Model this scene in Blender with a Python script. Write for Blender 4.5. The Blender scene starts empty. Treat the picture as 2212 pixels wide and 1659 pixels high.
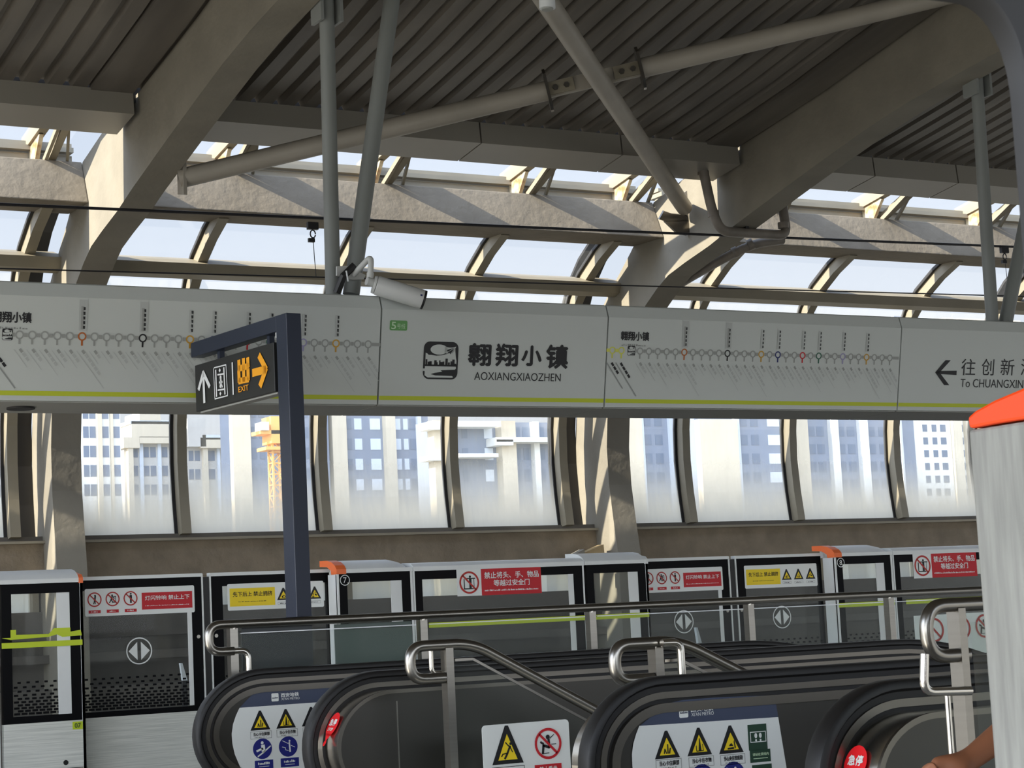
import bpy, bmesh, math, random
from mathutils import Vector as V, Matrix
random.seed(5)
C = bpy.context.scene.collection
SC = bpy.context.scene

# ------------------------------------------------------------------ camera, sky, sun, exposure
FPX, CX, CY, EYE = 4300.0, 1106.0, 829.5, 1.15
yaw, pit, rol = math.radians(29.22), math.radians(6.86), math.radians(-2.825)
_F = V((math.sin(yaw)*math.cos(pit), math.cos(yaw)*math.cos(pit), math.sin(pit)))
_r0 = V((math.cos(yaw), -math.sin(yaw), 0)); _u0 = _r0.cross(_F)
_R = math.cos(rol)*_r0 + math.sin(rol)*_u0; _U = -math.sin(rol)*_r0 + math.cos(rol)*_u0
cam = bpy.data.cameras.new('camera'); cam.sensor_width = 36; cam.lens = FPX/2212*36; cam.clip_start = .05; cam.clip_end = 2000
cam_o = bpy.data.objects.new('camera', cam); C.objects.link(cam_o)
cam_o.matrix_world = Matrix(((_R.x, _U.x, -_F.x, 0), (_R.y, _U.y, -_F.y, 0), (_R.z, _U.z, -_F.z, EYE), (0, 0, 0, 1)))
cam.dof.use_dof = True; cam.dof.focus_distance = 15; cam.dof.aperture_fstop = 40
SC.camera = cam_o

world = bpy.data.worlds.new('sky'); SC.world = world; world.use_nodes = True
wn = world.node_tree; wn.nodes.clear()
wo = wn.nodes.new('ShaderNodeOutputWorld'); wb = wn.nodes.new('ShaderNodeBackground')
tc = wn.nodes.new('ShaderNodeTexCoord'); sx = wn.nodes.new('ShaderNodeSeparateXYZ'); rp = wn.nodes.new('ShaderNodeValToRGB')
wn.links.new(tc.outputs['Generated'], sx.inputs[0]); wn.links.new(sx.outputs['Z'], rp.inputs[0])
rp.color_ramp.elements[0].position = 0.0; rp.color_ramp.elements[0].color = (.84, .86, .87, 1)
rp.color_ramp.elements[1].position = .55; rp.color_ramp.elements[1].color = (.50, .62, .86, 1)
e = rp.color_ramp.elements.new(.2); e.color = (.70, .785, .91, 1)
# added sky glow, off the sun, behind and left of camera, brightens the interior
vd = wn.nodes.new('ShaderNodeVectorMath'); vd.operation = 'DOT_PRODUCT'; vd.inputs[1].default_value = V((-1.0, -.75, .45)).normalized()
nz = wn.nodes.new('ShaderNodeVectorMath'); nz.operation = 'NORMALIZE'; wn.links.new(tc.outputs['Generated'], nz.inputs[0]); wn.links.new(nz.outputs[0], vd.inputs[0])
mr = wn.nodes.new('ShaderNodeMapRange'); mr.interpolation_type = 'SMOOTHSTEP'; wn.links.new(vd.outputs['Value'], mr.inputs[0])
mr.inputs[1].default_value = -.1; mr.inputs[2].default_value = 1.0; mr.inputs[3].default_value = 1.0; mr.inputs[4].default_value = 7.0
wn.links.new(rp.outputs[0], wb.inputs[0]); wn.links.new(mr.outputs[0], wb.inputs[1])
wn.links.new(wb.outputs[0], wo.inputs[0])

sun = bpy.data.lights.new('sun', 'SUN'); sun.energy = 13.0; sun.color = (1, .92, .76); sun.angle = .009
sun_o = bpy.data.objects.new('sun', sun); C.objects.link(sun_o)
sun_o.rotation_euler = V((1.0, .03, -.60)).to_track_quat('-Z', 'Y').to_euler(); sun_o.location = (-30, -5, 30)

SC.view_settings.view_transform = 'Standard'; SC.view_settings.look = 'None'
SC.view_settings.exposure = 0.0; SC.view_settings.gamma = 1; SC.view_settings.use_curve_mapping = False
SC.cycles.max_bounces = 10; SC.cycles.diffuse_bounces = 6; SC.cycles.transparent_max_bounces = 24
SC.cycles.use_denoising = True

# ------------------------------------------------------------------ helpers
def ray(px, py): return (px-CX)/FPX*_R - (py-CY)/FPX*_U + _F
EYEV = V((0, 0, EYE))
def at(px, py, Y=None, X=None, Z=None):
    d = ray(px, py)
    t = Y/d.y if Y is not None else (X/d.x if X is not None else (Z-EYE)/d.z)
    return EYEV + d*t
def lin(c): return tuple((x/255/12.92 if x/255 <= .04045 else ((x/255+.055)/1.055)**2.4) for x in c)

WOFF = {}
class MB:
    def __init__(s): s.v = []; s.f = []
    def add(s, vs, fs):
        n = len(s.v); s.v += [V(x) for x in vs]; s.f += [tuple(i+n for i in f) for f in fs]; return s
    def box(s, x0, x1, y0, y1, z0, z1):
        return s.add([(x0,y0,z0),(x1,y0,z0),(x1,y1,z0),(x0,y1,z0),(x0,y0,z1),(x1,y0,z1),(x1,y1,z1),(x0,y1,z1)],
                     [(0,3,2,1),(4,5,6,7),(0,1,5,4),(1,2,6,5),(2,3,7,6),(3,0,4,7)])
    def prism(s, poly, ext):
        poly = [V(p) for p in poly]; e_ = V(ext); n = len(poly)
        return s.add(poly+[p+e_ for p in poly], [tuple(range(n)), tuple(range(2*n-1, n-1, -1))]+[(i, (i+1) % n, n+(i+1) % n, n+i) for i in range(n)])
    def xprism(s, yz, x0, x1): return s.prism([(x0, y, z) for y, z in yz], (x1-x0, 0, 0))
    def strip(s, a, b, x0, x1):
        """profile band between polylines a (front) and b (back) in YZ, extruded along X"""
        n = len(a)
        vs = [(x0, *p) for p in a]+[(x0, *p) for p in b]+[(x1, *p) for p in a]+[(x1, *p) for p in b]
        fs = []
        for i in range(n-1):
            fs += [(i, i+1, n+i+1, n+i), (2*n+i, 3*n+i, 3*n+i+1, 2*n+i+1), (i, 2*n+i, 2*n+i+1, i+1), (n+i, n+i+1, 3*n+i+1, 3*n+i)]
        fs += [(0, n, 3*n, 2*n), (n-1, 3*n-1, 4*n-1, 2*n-1)]
        return s.add(vs, fs)
    def sheet(s, rows):
        m = len(rows[0]); vs = [p for r in rows for p in r]
        return s.add(vs, [(i*m+j, i*m+j+1, (i+1)*m+j+1, (i+1)*m+j) for i in range(len(rows)-1) for j in range(m-1)])
    def sweep(s, path, sec, closed=False, caps=True, up=None):
        """sweep a closed 2D section (a,b) along path; a is along side = tangent x up, b along up'"""
        P = [V(p) for p in path]; n = len(P); m = len(sec); vs = []
        side0 = None
        for i in range(n):
            t = (P[min(i+1, n-1)]-P[max(i-1, 0)]).normalized()
            if up is not None:
                sd = V(up).normalized(); b = sd.cross(t).normalized()
            else:
                if side0 is None:
                    a0 = V((0, 0, 1)) if abs(t.z) < .9 else V((1, 0, 0)); sd = a0.cross(t).normalized()
                else: sd = (side0-t*side0.dot(t)).normalized()
                side0 = sd; b = t.cross(sd).normalized()
            sc = 1.0
            if 0 < i < n-1:
                c = (P[i+1]-P[i]).normalized().dot((P[i]-P[i-1]).normalized()); sc = 1/math.sqrt(max(.25, (1+c)/2))
            vs += [P[i]+sd*q[0]+b*q[1]*(sc if up is not None else 1) for q in sec]
        fs = [(i*m+j, i*m+(j+1) % m, (i+1)*m+(j+1) % m, (i+1)*m+j) for i in range(n-1) for j in range(m)]
        if caps: fs += [tuple(range(m-1, -1, -1)), tuple(range((n-1)*m, n*m))]
        return s.add(vs, fs)
    def tube(s, path, r, n=14): return s.sweep(path, [(r*math.cos(2*math.pi*k/n), r*math.sin(2*math.pi*k/n)) for k in range(n)])
    def bar(s, a, b, w, h):
        return s.sweep([a, b], [(-w/2, -h/2), (w/2, -h/2), (w/2, h/2), (-w/2, h/2)])
    def build(s, name, m, parent=None, smooth=False, bevel=0, wn_=False):
        me = bpy.data.meshes.new(name)
        off = WOFF.get(parent.name, V((0, 0, 0))) if parent else V((0, 0, 0))
        base = V((0, 0, 0))
        if not parent and s.v:
            base = V((sum(p.x for p in s.v)/len(s.v), sum(p.y for p in s.v)/len(s.v), min(p.z for p in s.v)))
        o0 = off if parent else base
        me.from_pydata([tuple(p-o0) for p in s.v], [], s.f); me.update()
        bm = bmesh.new(); bm.from_mesh(me); bmesh.ops.recalc_face_normals(bm, faces=bm.faces[:]); bm.to_mesh(me); bm.free()
        if smooth:
            for p in me.polygons: p.use_smooth = True
            me.set_sharp_from_angle(angle=math.radians(38))
        o = bpy.data.objects.new(name, me); C.objects.link(o)
        if m: me.materials.append(m)
        if parent: o.parent = parent
        else: o.location = base
        WOFF[o.name] = o0
        if bevel:
            b = o.modifiers.new('bevel', 'BEVEL'); b.width = bevel; b.segments = 2; b.limit_method = 'ANGLE'; b.angle_limit = math.radians(40)
        return o

def empty(name, loc, label, cat, group=None):
    o = bpy.data.objects.new(name, None); C.objects.link(o); o.location = loc; o.empty_display_size = .1
    WOFF[o.name] = V(loc); return tag(o, label, cat, group)
def tag(o, label=None, cat=None, group=None, kind=None):
    if label: o['label'] = label
    if cat: o['category'] = cat
    if group: o['group'] = group
    if kind: o['kind'] = kind
    return o
def struct(o): o['kind'] = 'structure'; return o

# ------------------------------------------------------------------ materials
MATS = {}
def mat(name, srgb, rough=.6, metal=0, noise=0, scale=6, bump=0, bscale=40, spec=None, stretch=None, col2=None):
    m = bpy.data.materials.new(name); m.use_nodes = True; nt = m.node_tree; b = nt.nodes['Principled BSDF']
    c = lin(srgb); b.inputs['Base Color'].default_value = (*c, 1); b.inputs['Roughness'].default_value = rough; b.inputs['Metallic'].default_value = metal
    if spec is not None: b.inputs['Specular IOR Level'].default_value = spec
    if noise or bump:
        g = nt.nodes.new('ShaderNodeTexCoord'); mp = nt.nodes.new('ShaderNodeMapping')
        nt.links.new(g.outputs['Object'], mp.inputs[0])
        if stretch: mp.inputs['Scale'].default_value = stretch
    if noise:
        n = nt.nodes.new('ShaderNodeTexNoise'); n.inputs['Scale'].default_value = scale; n.inputs['Detail'].default_value = 6
        r = nt.nodes.new('ShaderNodeValToRGB'); nt.links.new(mp.outputs[0], n.inputs[0]); nt.links.new(n.outputs[0], r.inputs[0])
        c2 = lin(col2) if col2 else tuple(x*(1-noise) for x in c)
        r.color_ramp.elements[0].position = .35; r.color_ramp.elements[0].color = (*c2, 1)
        r.color_ramp.elements[1].position = .65; r.color_ramp.elements[1].color = (*c, 1)
        nt.links.new(r.outputs[0], b.inputs['Base Color'])
    if bump:
        n = nt.nodes.new('ShaderNodeTexNoise'); n.inputs['Scale'].default_value = bscale; n.inputs['Detail'].default_value = 4
        bp = nt.nodes.new('ShaderNodeBump'); bp.inputs['Strength'].default_value = bump; bp.inputs['Distance'].default_value = .02
        nt.links.new(mp.outputs[0], n.inputs[0]); nt.links.new(n.outputs[0], bp.inputs['Height']); nt.links.new(bp.outputs[0], b.inputs['Normal'])
    MATS[name] = m; return m

def glass_mat(name, base_fac, grad=None, tint=(1, 1, 1), dirt=(.8, .8, .78), refl=.06, streak=.25):
    """clean glass lets light through; dust on it scatters light. grad = (z_full, z_none) heights in metres of the dust"""
    m = bpy.data.materials.new(name); m.use_nodes = True; nt = m.node_tree; nt.nodes.clear(); L = nt.links.new
    out = nt.nodes.new('ShaderNodeOutputMaterial')
    tr = nt.nodes.new('ShaderNodeBsdfTransparent'); tr.inputs[0].default_value = (*tint, 1)
    tl = nt.nodes.new('ShaderNodeBsdfTranslucent'); tl.inputs[0].default_value = (*dirt, 1)
    df = nt.nodes.new('ShaderNodeBsdfDiffuse'); df.inputs[0].default_value = (*dirt, 1)
    md = nt.nodes.new('ShaderNodeMixShader'); md.inputs[0].default_value = .25; L(tl.outputs[0], md.inputs[1]); L(df.outputs[0], md.inputs[2])
    mx = nt.nodes.new('ShaderNodeMixShader'); L(tr.outputs[0], mx.inputs[1]); L(md.outputs[0], mx.inputs[2])
    g = nt.nodes.new('ShaderNodeNewGeometry')
    mp = nt.nodes.new('ShaderNodeMapping'); mp.inputs['Scale'].default_value = (9, 9, .7); L(g.outputs['Position'], mp.inputs[0])
    n = nt.nodes.new('ShaderNodeTexNoise'); n.inputs['Scale'].default_value = 1.6; n.inputs['Detail'].default_value = 5; L(mp.outputs[0], n.inputs[0])
    ma = nt.nodes.new('ShaderNodeMath'); ma.operation = 'MULTIPLY_ADD'; L(n.outputs[0], ma.inputs[0]); ma.inputs[1].default_value = streak; ma.inputs[2].default_value = base_fac-streak*.5
    src = ma.outputs[0]
    if grad:
        s_ = nt.nodes.new('ShaderNodeSeparateXYZ'); L(g.outputs['Position'], s_.inputs[0])
        mr = nt.nodes.new('ShaderNodeMapRange'); mr.interpolation_type = 'SMOOTHSTEP'; L(s_.outputs['Z'], mr.inputs[0])
        mr.inputs[1].default_value = grad[1]; mr.inputs[2].default_value = grad[0]; mr.inputs[3].default_value = 0; mr.inputs[4].default_value = grad[2]
        ad = nt.nodes.new('ShaderNodeMath'); ad.operation = 'ADD'; L(src, ad.inputs[0]); L(mr.outputs[0], ad.inputs[1]); ad.use_clamp = True; src = ad.outputs[0]
    L(src, mx.inputs[0])
    gl = nt.nodes.new('ShaderNodeBsdfGlossy'); gl.inputs[1].default_value = .03
    fr = nt.nodes.new('ShaderNodeFresnel'); fr.inputs[0].default_value = 1.45
    sm = nt.nodes.new('ShaderNodeMath'); sm.operation = 'MULTIPLY'; L(fr.outputs[0], sm.inputs[0]); sm.inputs[1].default_value = refl*10
    m2 = nt.nodes.new('ShaderNodeMixShader'); L(sm.outputs[0], m2.inputs[0]); L(mx.outputs[0], m2.inputs[1]); L(gl.outputs[0], m2.inputs[2])
    L(m2.outputs[0], out.inputs[0]); MATS[name] = m; return m

concrete = mat('painted_concrete', (132, 126, 113), .85, noise=.16, scale=2.2, bump=.35, bscale=9)
concrete_rough = mat('rough_concrete', (134, 121, 102), .9, noise=.25, scale=4, bump=.9, bscale=14)
beam_concrete = mat('edge_beam_concrete', (118, 109, 94), .88, noise=.15, scale=3, bump=.5, bscale=12)
concrete_dark = mat('wall_concrete', (100, 95, 88), .9, noise=.2, scale=1.5, bump=.3, bscale=12)
deck_m = mat('roof_deck_sheet', (110, 104, 95), .5, noise=.2, scale=1.3, col2=(88, 83, 76), stretch=(3, .5, 1))
fascia_m = mat('gutter_sheet', (146, 141, 131), .45, noise=.08, scale=1)
steel_paint = mat('grey_painted_steel', (130, 133, 130), .5, noise=.1, scale=2)
brace_m = mat('brace_paint', (160, 153, 141), .5, noise=.15, scale=2)
frame_m = mat('window_frame_paint', (140, 132, 114), .5, noise=.12, scale=3)
frame_dark = mat('dark_frame', (30, 29, 29), .6)
rust = mat('rusty_cream_steel', (205, 192, 160), .7, noise=.4, scale=9, col2=(150, 110, 70))
band_m = mat('sign_panel_white', (190, 194, 190), .5)
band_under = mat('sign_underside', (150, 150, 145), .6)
lime = mat('lime_stripe', (182, 192, 40), .5)
black = mat('black_print', (14, 14, 18), .5)
white = mat('white_print', (225, 228, 230), .5)
grey_print = mat('grey_print', (140, 143, 140), .6)
pale_print = mat('pale_grey_print', (176, 179, 176), .6)
map_grey = mat('map_grey', (150, 152, 148), .6)
orange_print = mat('orange_print', (172, 92, 30), .5); ochre_print = mat('ochre_print', (190, 145, 50), .5)
navy_print = mat('navy_print', (35, 45, 105), .5); red_print = mat('red_print', (190, 22, 34), .5)
darkgreen_print = mat('dark_green_print', (45, 95, 75), .5); lav_print = mat('lavender_print', (150, 145, 180), .5)
yl_print = mat('yellow_green_print', (205, 205, 90), .5); green_tag = mat('green_tag', (95, 150, 85), .5)
pale_green = mat('pale_green_print', (190, 215, 180), .5)
yellow = mat('warning_yellow', (238, 208, 30), .5); sign_blue = mat('sign_blue', (26, 34, 120), .5); header_blue = mat('header_blue', (62, 70, 92), .4)
sign_green = mat('sign_green', (28, 62, 44), .5); exit_orange = mat('exit_orange', (244, 168, 30), .5); brown_red = mat('prohibition_red', (176, 38, 30), .5)
sign_black = mat('sign_black', (34, 35, 36), .45); navy_steel = mat('navy_steel', (32, 40, 58), .4)
psd_white = mat('door_white', (224, 226, 224), .35, noise=.06, scale=3)
psd_ribbed = mat('door_skirt', (226, 227, 219), .5, noise=.12, scale=5, stretch=(.6, .6, 30), col2=(200, 202, 194))
psd_black = mat('door_black', (7, 7, 10), .5, spec=.12)
orange_cap = mat('orange_cap', (238, 112, 52), .4); orange_bright = mat('orange_cap_bright', (255, 76, 10), .4)
tape = mat('yellow_green_tape', (190, 208, 40), .5)
rubber = mat('black_rubber', (24, 23, 23), .45)
steel = mat('brushed_steel', (158, 154, 147), .28, 1, noise=.08, scale=3, stretch=(1, 1, 20))
steel_trim = mat('trim_steel', (128, 123, 115), .36, 1, noise=.08, scale=3)
steel_dark = mat('dark_steel', (118, 114, 108), .34, 1, noise=.1, scale=2)
polished = mat('polished_steel', (226, 222, 214), .2, 1)
clad = mat('dark_cladding', (86, 84, 80), .42, .9, noise=.1, scale=1)
clad_grey = mat('grey_border', (96, 96, 96), .5)
sticker_white = mat('sticker_white', (226, 229, 226), .45)
estop_red = mat('stop_red', (228, 24, 32), .4)
floor_m = mat('platform_tile', (168, 165, 158), .35, noise=.1, scale=3)
ballast = mat('track_bed_concrete', (110, 104, 96), .95, noise=.3, scale=6, bump=.5)
ground_m = mat('city_ground', (118, 115, 106), .95, noise=.2, scale=.05)
wire_m = mat('dark_wire', (22, 20, 24), .5)
cctv_m = mat('cctv_shell', (196, 197, 194), .4); pvc = mat('grey_drain_pipe', (128, 120, 110), .5, noise=.25, scale=8)
board_dark = mat('dark_board', (34, 40, 44), .35); board_grey = mat('grey_green_board', (84, 96, 92), .45)
near_white = mat('scuffed_white_panel', (160, 160, 154), .5, noise=.2, scale=5, stretch=(9, 9, .8), col2=(138, 138, 133))
train_m = mat('train_frame', (24, 22, 20), .5); train_in = mat('train_lining', (18, 17, 16), .7); train_seal = mat('frame_seal', (34, 31, 28), .5)
skin_m = mat('skin', (150, 96, 66), .55, noise=.12, scale=14); shirt_m = mat('dark_shirt', (44, 40, 42), .9); hair_m = mat('hair', (20, 17, 15), .6); trouser_m = mat('trousers', (38, 40, 48), .9)
wood_m = mat('raw_board', (176, 152, 112), .8, noise=.3, scale=6)
b_cream = mat('building_cream', (206, 194, 170), .9, noise=.08, scale=.2); b_white = mat('building_white', (222, 222, 216), .9); b_grey = mat('building_grey', (120, 130, 146), .9, noise=.1, scale=.3)
b_glass = mat('building_window', (92, 106, 126), .3); b_lite = mat('building_light_window', (190, 196, 200), .4); b_bluewhite = mat('building_pale', (196, 204, 212), .9)
b_stone = mat('building_stone', (190, 186, 178), .9, noise=.1, scale=.3)
crane_m = mat('crane_yellow', (226, 172, 88), .6)
pane_low = glass_mat('dusty_window_glass', .22, (1.15+1.1, 1.15+1.85, .78), dirt=(.97, .92, .78), refl=.0)
pane_up = glass_mat('upper_window_glass', .05, streak=.05, refl=.0)
psd_glass = glass_mat('door_glass', .03, tint=(.86, .88, .87), streak=.03, refl=.018)
rail_glass = glass_mat('rail_glass', .03, tint=(.93, .95, .94), streak=.02, refl=.008)

# ------------------------------------------------------------------ flat graphics (stickers, prints)
_TX = {}
def text_geo(s, bold):
    if (s, bold) in _TX: return _TX[(s, bold)]
    cu = bpy.data.curves.new('t', 'FONT'); cu.body = s; cu.size = 1; cu.offset = bold; cu.resolution_u = 4
    o = bpy.data.objects.new('t', cu); C.objects.link(o)
    dg = bpy.context.evaluated_depsgraph_get(); me = bpy.data.meshes.new_from_object(o.evaluated_get(dg))
    vs = [(v.co.x, v.co.y) for v in me.vertices]; fs = [tuple(p.vertices) for p in me.polygons]
    x0 = min(v[0] for v in vs); x1 = max(v[0] for v in vs); y0 = min(v[1] for v in vs); y1 = max(v[1] for v in vs)
    vs = [((x-x0)/(x1-x0), (y-y0)/(y1-y0)) for x, y in vs]
    bpy.data.objects.remove(o); bpy.data.curves.remove(cu); bpy.data.meshes.remove(me)
    _TX[(s, bold)] = (vs, fs); return vs, fs

class Plane:
    def __init__(s, o, ex, ey):
        s.o = V(o); s.ex = V(ex).normalized(); s.ey = V(ey).normalized(); s.n = s.ex.cross(s.ey).normalized()
    def uv(s, px, py):
        d = ray(px, py); t = (s.o-EYEV).dot(s.n)/d.dot(s.n); p = EYEV+d*t-s.o
        return p.dot(s.ex), p.dot(s.ey)
    def w(s, u, v, h=0): return s.o+s.ex*u+s.ey*v+s.n*h

class Deco:
    """flat prints on a plane, sorted by material; q() inputs are plane coordinates in metres"""
    def __init__(s, pl, h=.002): s.pl = pl; s.h = h; s.m = {}; s.lvl = 0
    def _mb(s, m):
        if m.name not in s.m: s.m[m.name] = (m, MB())
        return s.m[m.name][1]
    def up(s, k=1): s.lvl += k; return s
    def H(s): return s.h+s.lvl*.0012
    def poly(s, m, pts): s._mb(m).add([s.pl.w(u, v, s.H()) for u, v in pts], [tuple(range(len(pts)))]); return s
    def rect(s, m, u0, v0, u1, v1, r=0):
        if r <= 0: return s.poly(m, [(u0, v0), (u1, v0), (u1, v1), (u0, v1)])
        pts = []
        for cx, cy, a in ((u1-r, v0+r, -90), (u1-r, v1-r, 0), (u0+r, v1-r, 90), (u0+r, v0+r, 180)):
            pts += [(cx+r*math.cos(math.radians(a+k*18)), cy+r*math.sin(math.radians(a+k*18))) for k in range(6)]
        return s.poly(m, pts)
    def disc(s, m, u, v, r, ry=None, n=36):
        ry = ry or r; return s.poly(m, [(u+r*math.cos(2*math.pi*k/n), v+ry*math.sin(2*math.pi*k/n)) for k in range(n)])
    def ring(s, m, u, v, r, w, ry=None, n=36):
        ry = ry or r; mb = s._mb(m)
        for k in range(n):
            a, b = 2*math.pi*k/n, 2*math.pi*(k+1)/n
            mb.add([s.pl.w(u+math.cos(t)*q, v+math.sin(t)*(q*ry/r), s.H()) for t, q in ((a, r), (b, r), (b, r-w), (a, r-w))], [(0, 1, 2, 3)])
        return s
    def frame(s, m, u0, v0, u1, v1, w):
        s.rect(m, u0, v0, u1, v0+w); s.rect(m, u0, v1-w, u1, v1); s.rect(m, u0, v0+w, u0+w, v1-w); return s.rect(m, u1-w, v0+w, u1, v1-w)
    def stroke(s, m, pts, w):
        for (a, b), (c, d) in zip(pts[:-1], pts[1:]):
            L = math.hypot(c-a, d-b) or 1e-6; tx, ty = (c-a)/L, (d-b)/L; e_ = w*.22; nx, ny = -ty*w/2, tx*w/2
            a2, b2, c2, d2 = a-tx*e_, b-ty*e_, c+tx*e_, d+ty*e_
            s.poly(m, [(a2+nx, b2+ny), (a2-nx, b2-ny), (c2-nx, d2-ny), (c2+nx, d2+ny)])
        return s
    def text(s, m, st, u0, v0, u1, v1, bold=.0):
        vs, fs = text_geo(st, 0)
        k = bold*(v1-v0)*1.6
        for j, (dx, dy) in enumerate(((-k, 0), (k, 0), (0, k), (0, -k)) if bold > .006 else ((0, 0),)):
            s._mb(m).add([s.pl.w(u0+k+(u1-u0-2*k)*x+dx, v0+k+(v1-v0-2*k)*y+dy, s.H()+j*.0004) for x, y in vs], fs)
        return s
    def tpx(s, m, st, x0, y0, x1, y1, bold=0):
        u0, _ = s.pl.uv(x0, (y0+y1)/2); u1, _ = s.pl.uv(x1, (y0+y1)/2)
        _, v1 = s.pl.uv((x0+x1)/2, y0); _, v0 = s.pl.uv((x0+x1)/2, y1); return s.text(m, st, u0, v0, u1, v1, bold)
    def build(s, parent, name):
        """one mesh, one material slot per colour"""
        tot = MB(); idx = []; ms = []
        for m, mb in s.m.values():
            tot.add(mb.v, mb.f); idx += [len(ms)]*len(mb.f); ms.append(m)
        me = bpy.data.meshes.new(name); off = WOFF[parent.name] if parent else V((0, 0, 0))
        me.from_pydata([tuple(p-off) for p in tot.v], [], tot.f)
        for m in ms: me.materials.append(m)
        me.polygons.foreach_set('material_index', idx); me.update()
        o = bpy.data.objects.new(name, me); C.objects.link(o); WOFF[o.name] = off
        if parent: o.parent = parent
        return o

def squiggle(d, m, u0, v0, u1, v1, n, rnd=random):
    """unreadable small lettering: a row of short marks"""
    w = (u1-u0)/n
    for k in range(n):
        a = u0+k*w; d.rect(m, a, v0, a+w*rnd.uniform(.35, .85), v0+(v1-v0)*rnd.uniform(.5, 1))

def warn_tri(d, u, v, w, kind=0, hh=None):
    """yellow warning triangle with black border, base centre u,v"""
    h = hh or w*.88; b = w*.11
    d.poly(black, [(u-w/2, v), (u+w/2, v), (u+w*.05, v+h), (u-w*.05, v+h)]); d.up()
    d.poly(yellow, [(u-w/2+b*1.75, v+b), (u+w/2-b*1.75, v+b), (u, v+h-b*2.1)]); d.up()
    q = w
    if kind == 0:   # falling figure
        d.disc(black, u+q*.10, v+h*.52, q*.04); d.stroke(black, [(u+q*.08, v+h*.46), (u-q*.02, v+h*.26), (u-q*.10, v+h*.14)], q*.06)
        d.stroke(black, [(u+q*.04, v+h*.46), (u-q*.06, v+h*.56)], q*.035); d.stroke(black, [(u+q*.08, v+h*.44), (u+q*.15, v+h*.30)], q*.03)
        d.stroke(black, [(u-q*.02, v+h*.28), (u-q*.16, v+h*.26), (u-q*.2, v+h*.2)], q*.035)
    elif kind == 1: # standing coat between walls
        d.poly(black, [(u-q*.05, v+h*.16), (u+q*.07, v+h*.16), (u+q*.02, v+h*.62), (u-q*.01, v+h*.62)]); d.stroke(black, [(u-q*.14, v+h*.36), (u-q*.13, v+h*.16), (u+q*.14, v+h*.16), (u+q*.12, v+h*.40)], q*.03)
    elif kind == 2: # shoe and skirting
        d.poly(black, [(u-q*.16, v+h*.14), (u+q*.10, v+h*.14), (u+q*.10, v+h*.22), (u-q*.16, v+h*.2)]); d.poly(black, [(u-q*.10, v+h*.26), (u+q*.08, v+h*.25), (u+q*.02, v+h*.36), (u-q*.05, v+h*.34)])
        d.poly(black, [(u+q*.13, v+h*.14), (u+q*.18, v+h*.2), (u+q*.13, v+h*.5), (u+q*.1, v+h*.4)])
    elif kind == 3: # hand
        d.ring(black, u+q*.02, v+h*.27, q*.13, q*.05, q*.1, 16); d.disc(black, u-q*.08, v+h*.26, q*.06, q*.07, 12); d.stroke(black, [(u-q*.06, v+h*.3), (u+q*.04, v+h*.4)], q*.05)
    elif kind == 4:
        d.stroke(black, [(u-q*.13, v+h*.18), (u-q*.1, v+h*.34), (u-q*.04, v+h*.18)], q*.04); d.stroke(black, [(u+q*.02, v+h*.5), (u+q*.02, v+h*.18)], q*.05); d.stroke(black, [(u+q*.12, v+h*.36), (u+q*.08, v+h*.18)], q*.05)
    else:
        d.disc(black, u+q*.02, v+h*.52, q*.04); d.poly(black, [(u-q*.02, v+h*.46), (u+q*.16, v+h*.34), (u+q*.14, v+h*.24), (u, v+h*.3)]); d.stroke(black, [(u-q*.1, v+h*.45), (u-q*.16, v+h*.25)], q*.05); d.rect(black, u-q*.22, v+h*.13, u-q*.06, v+h*.2)
    d.up(-2)
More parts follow.
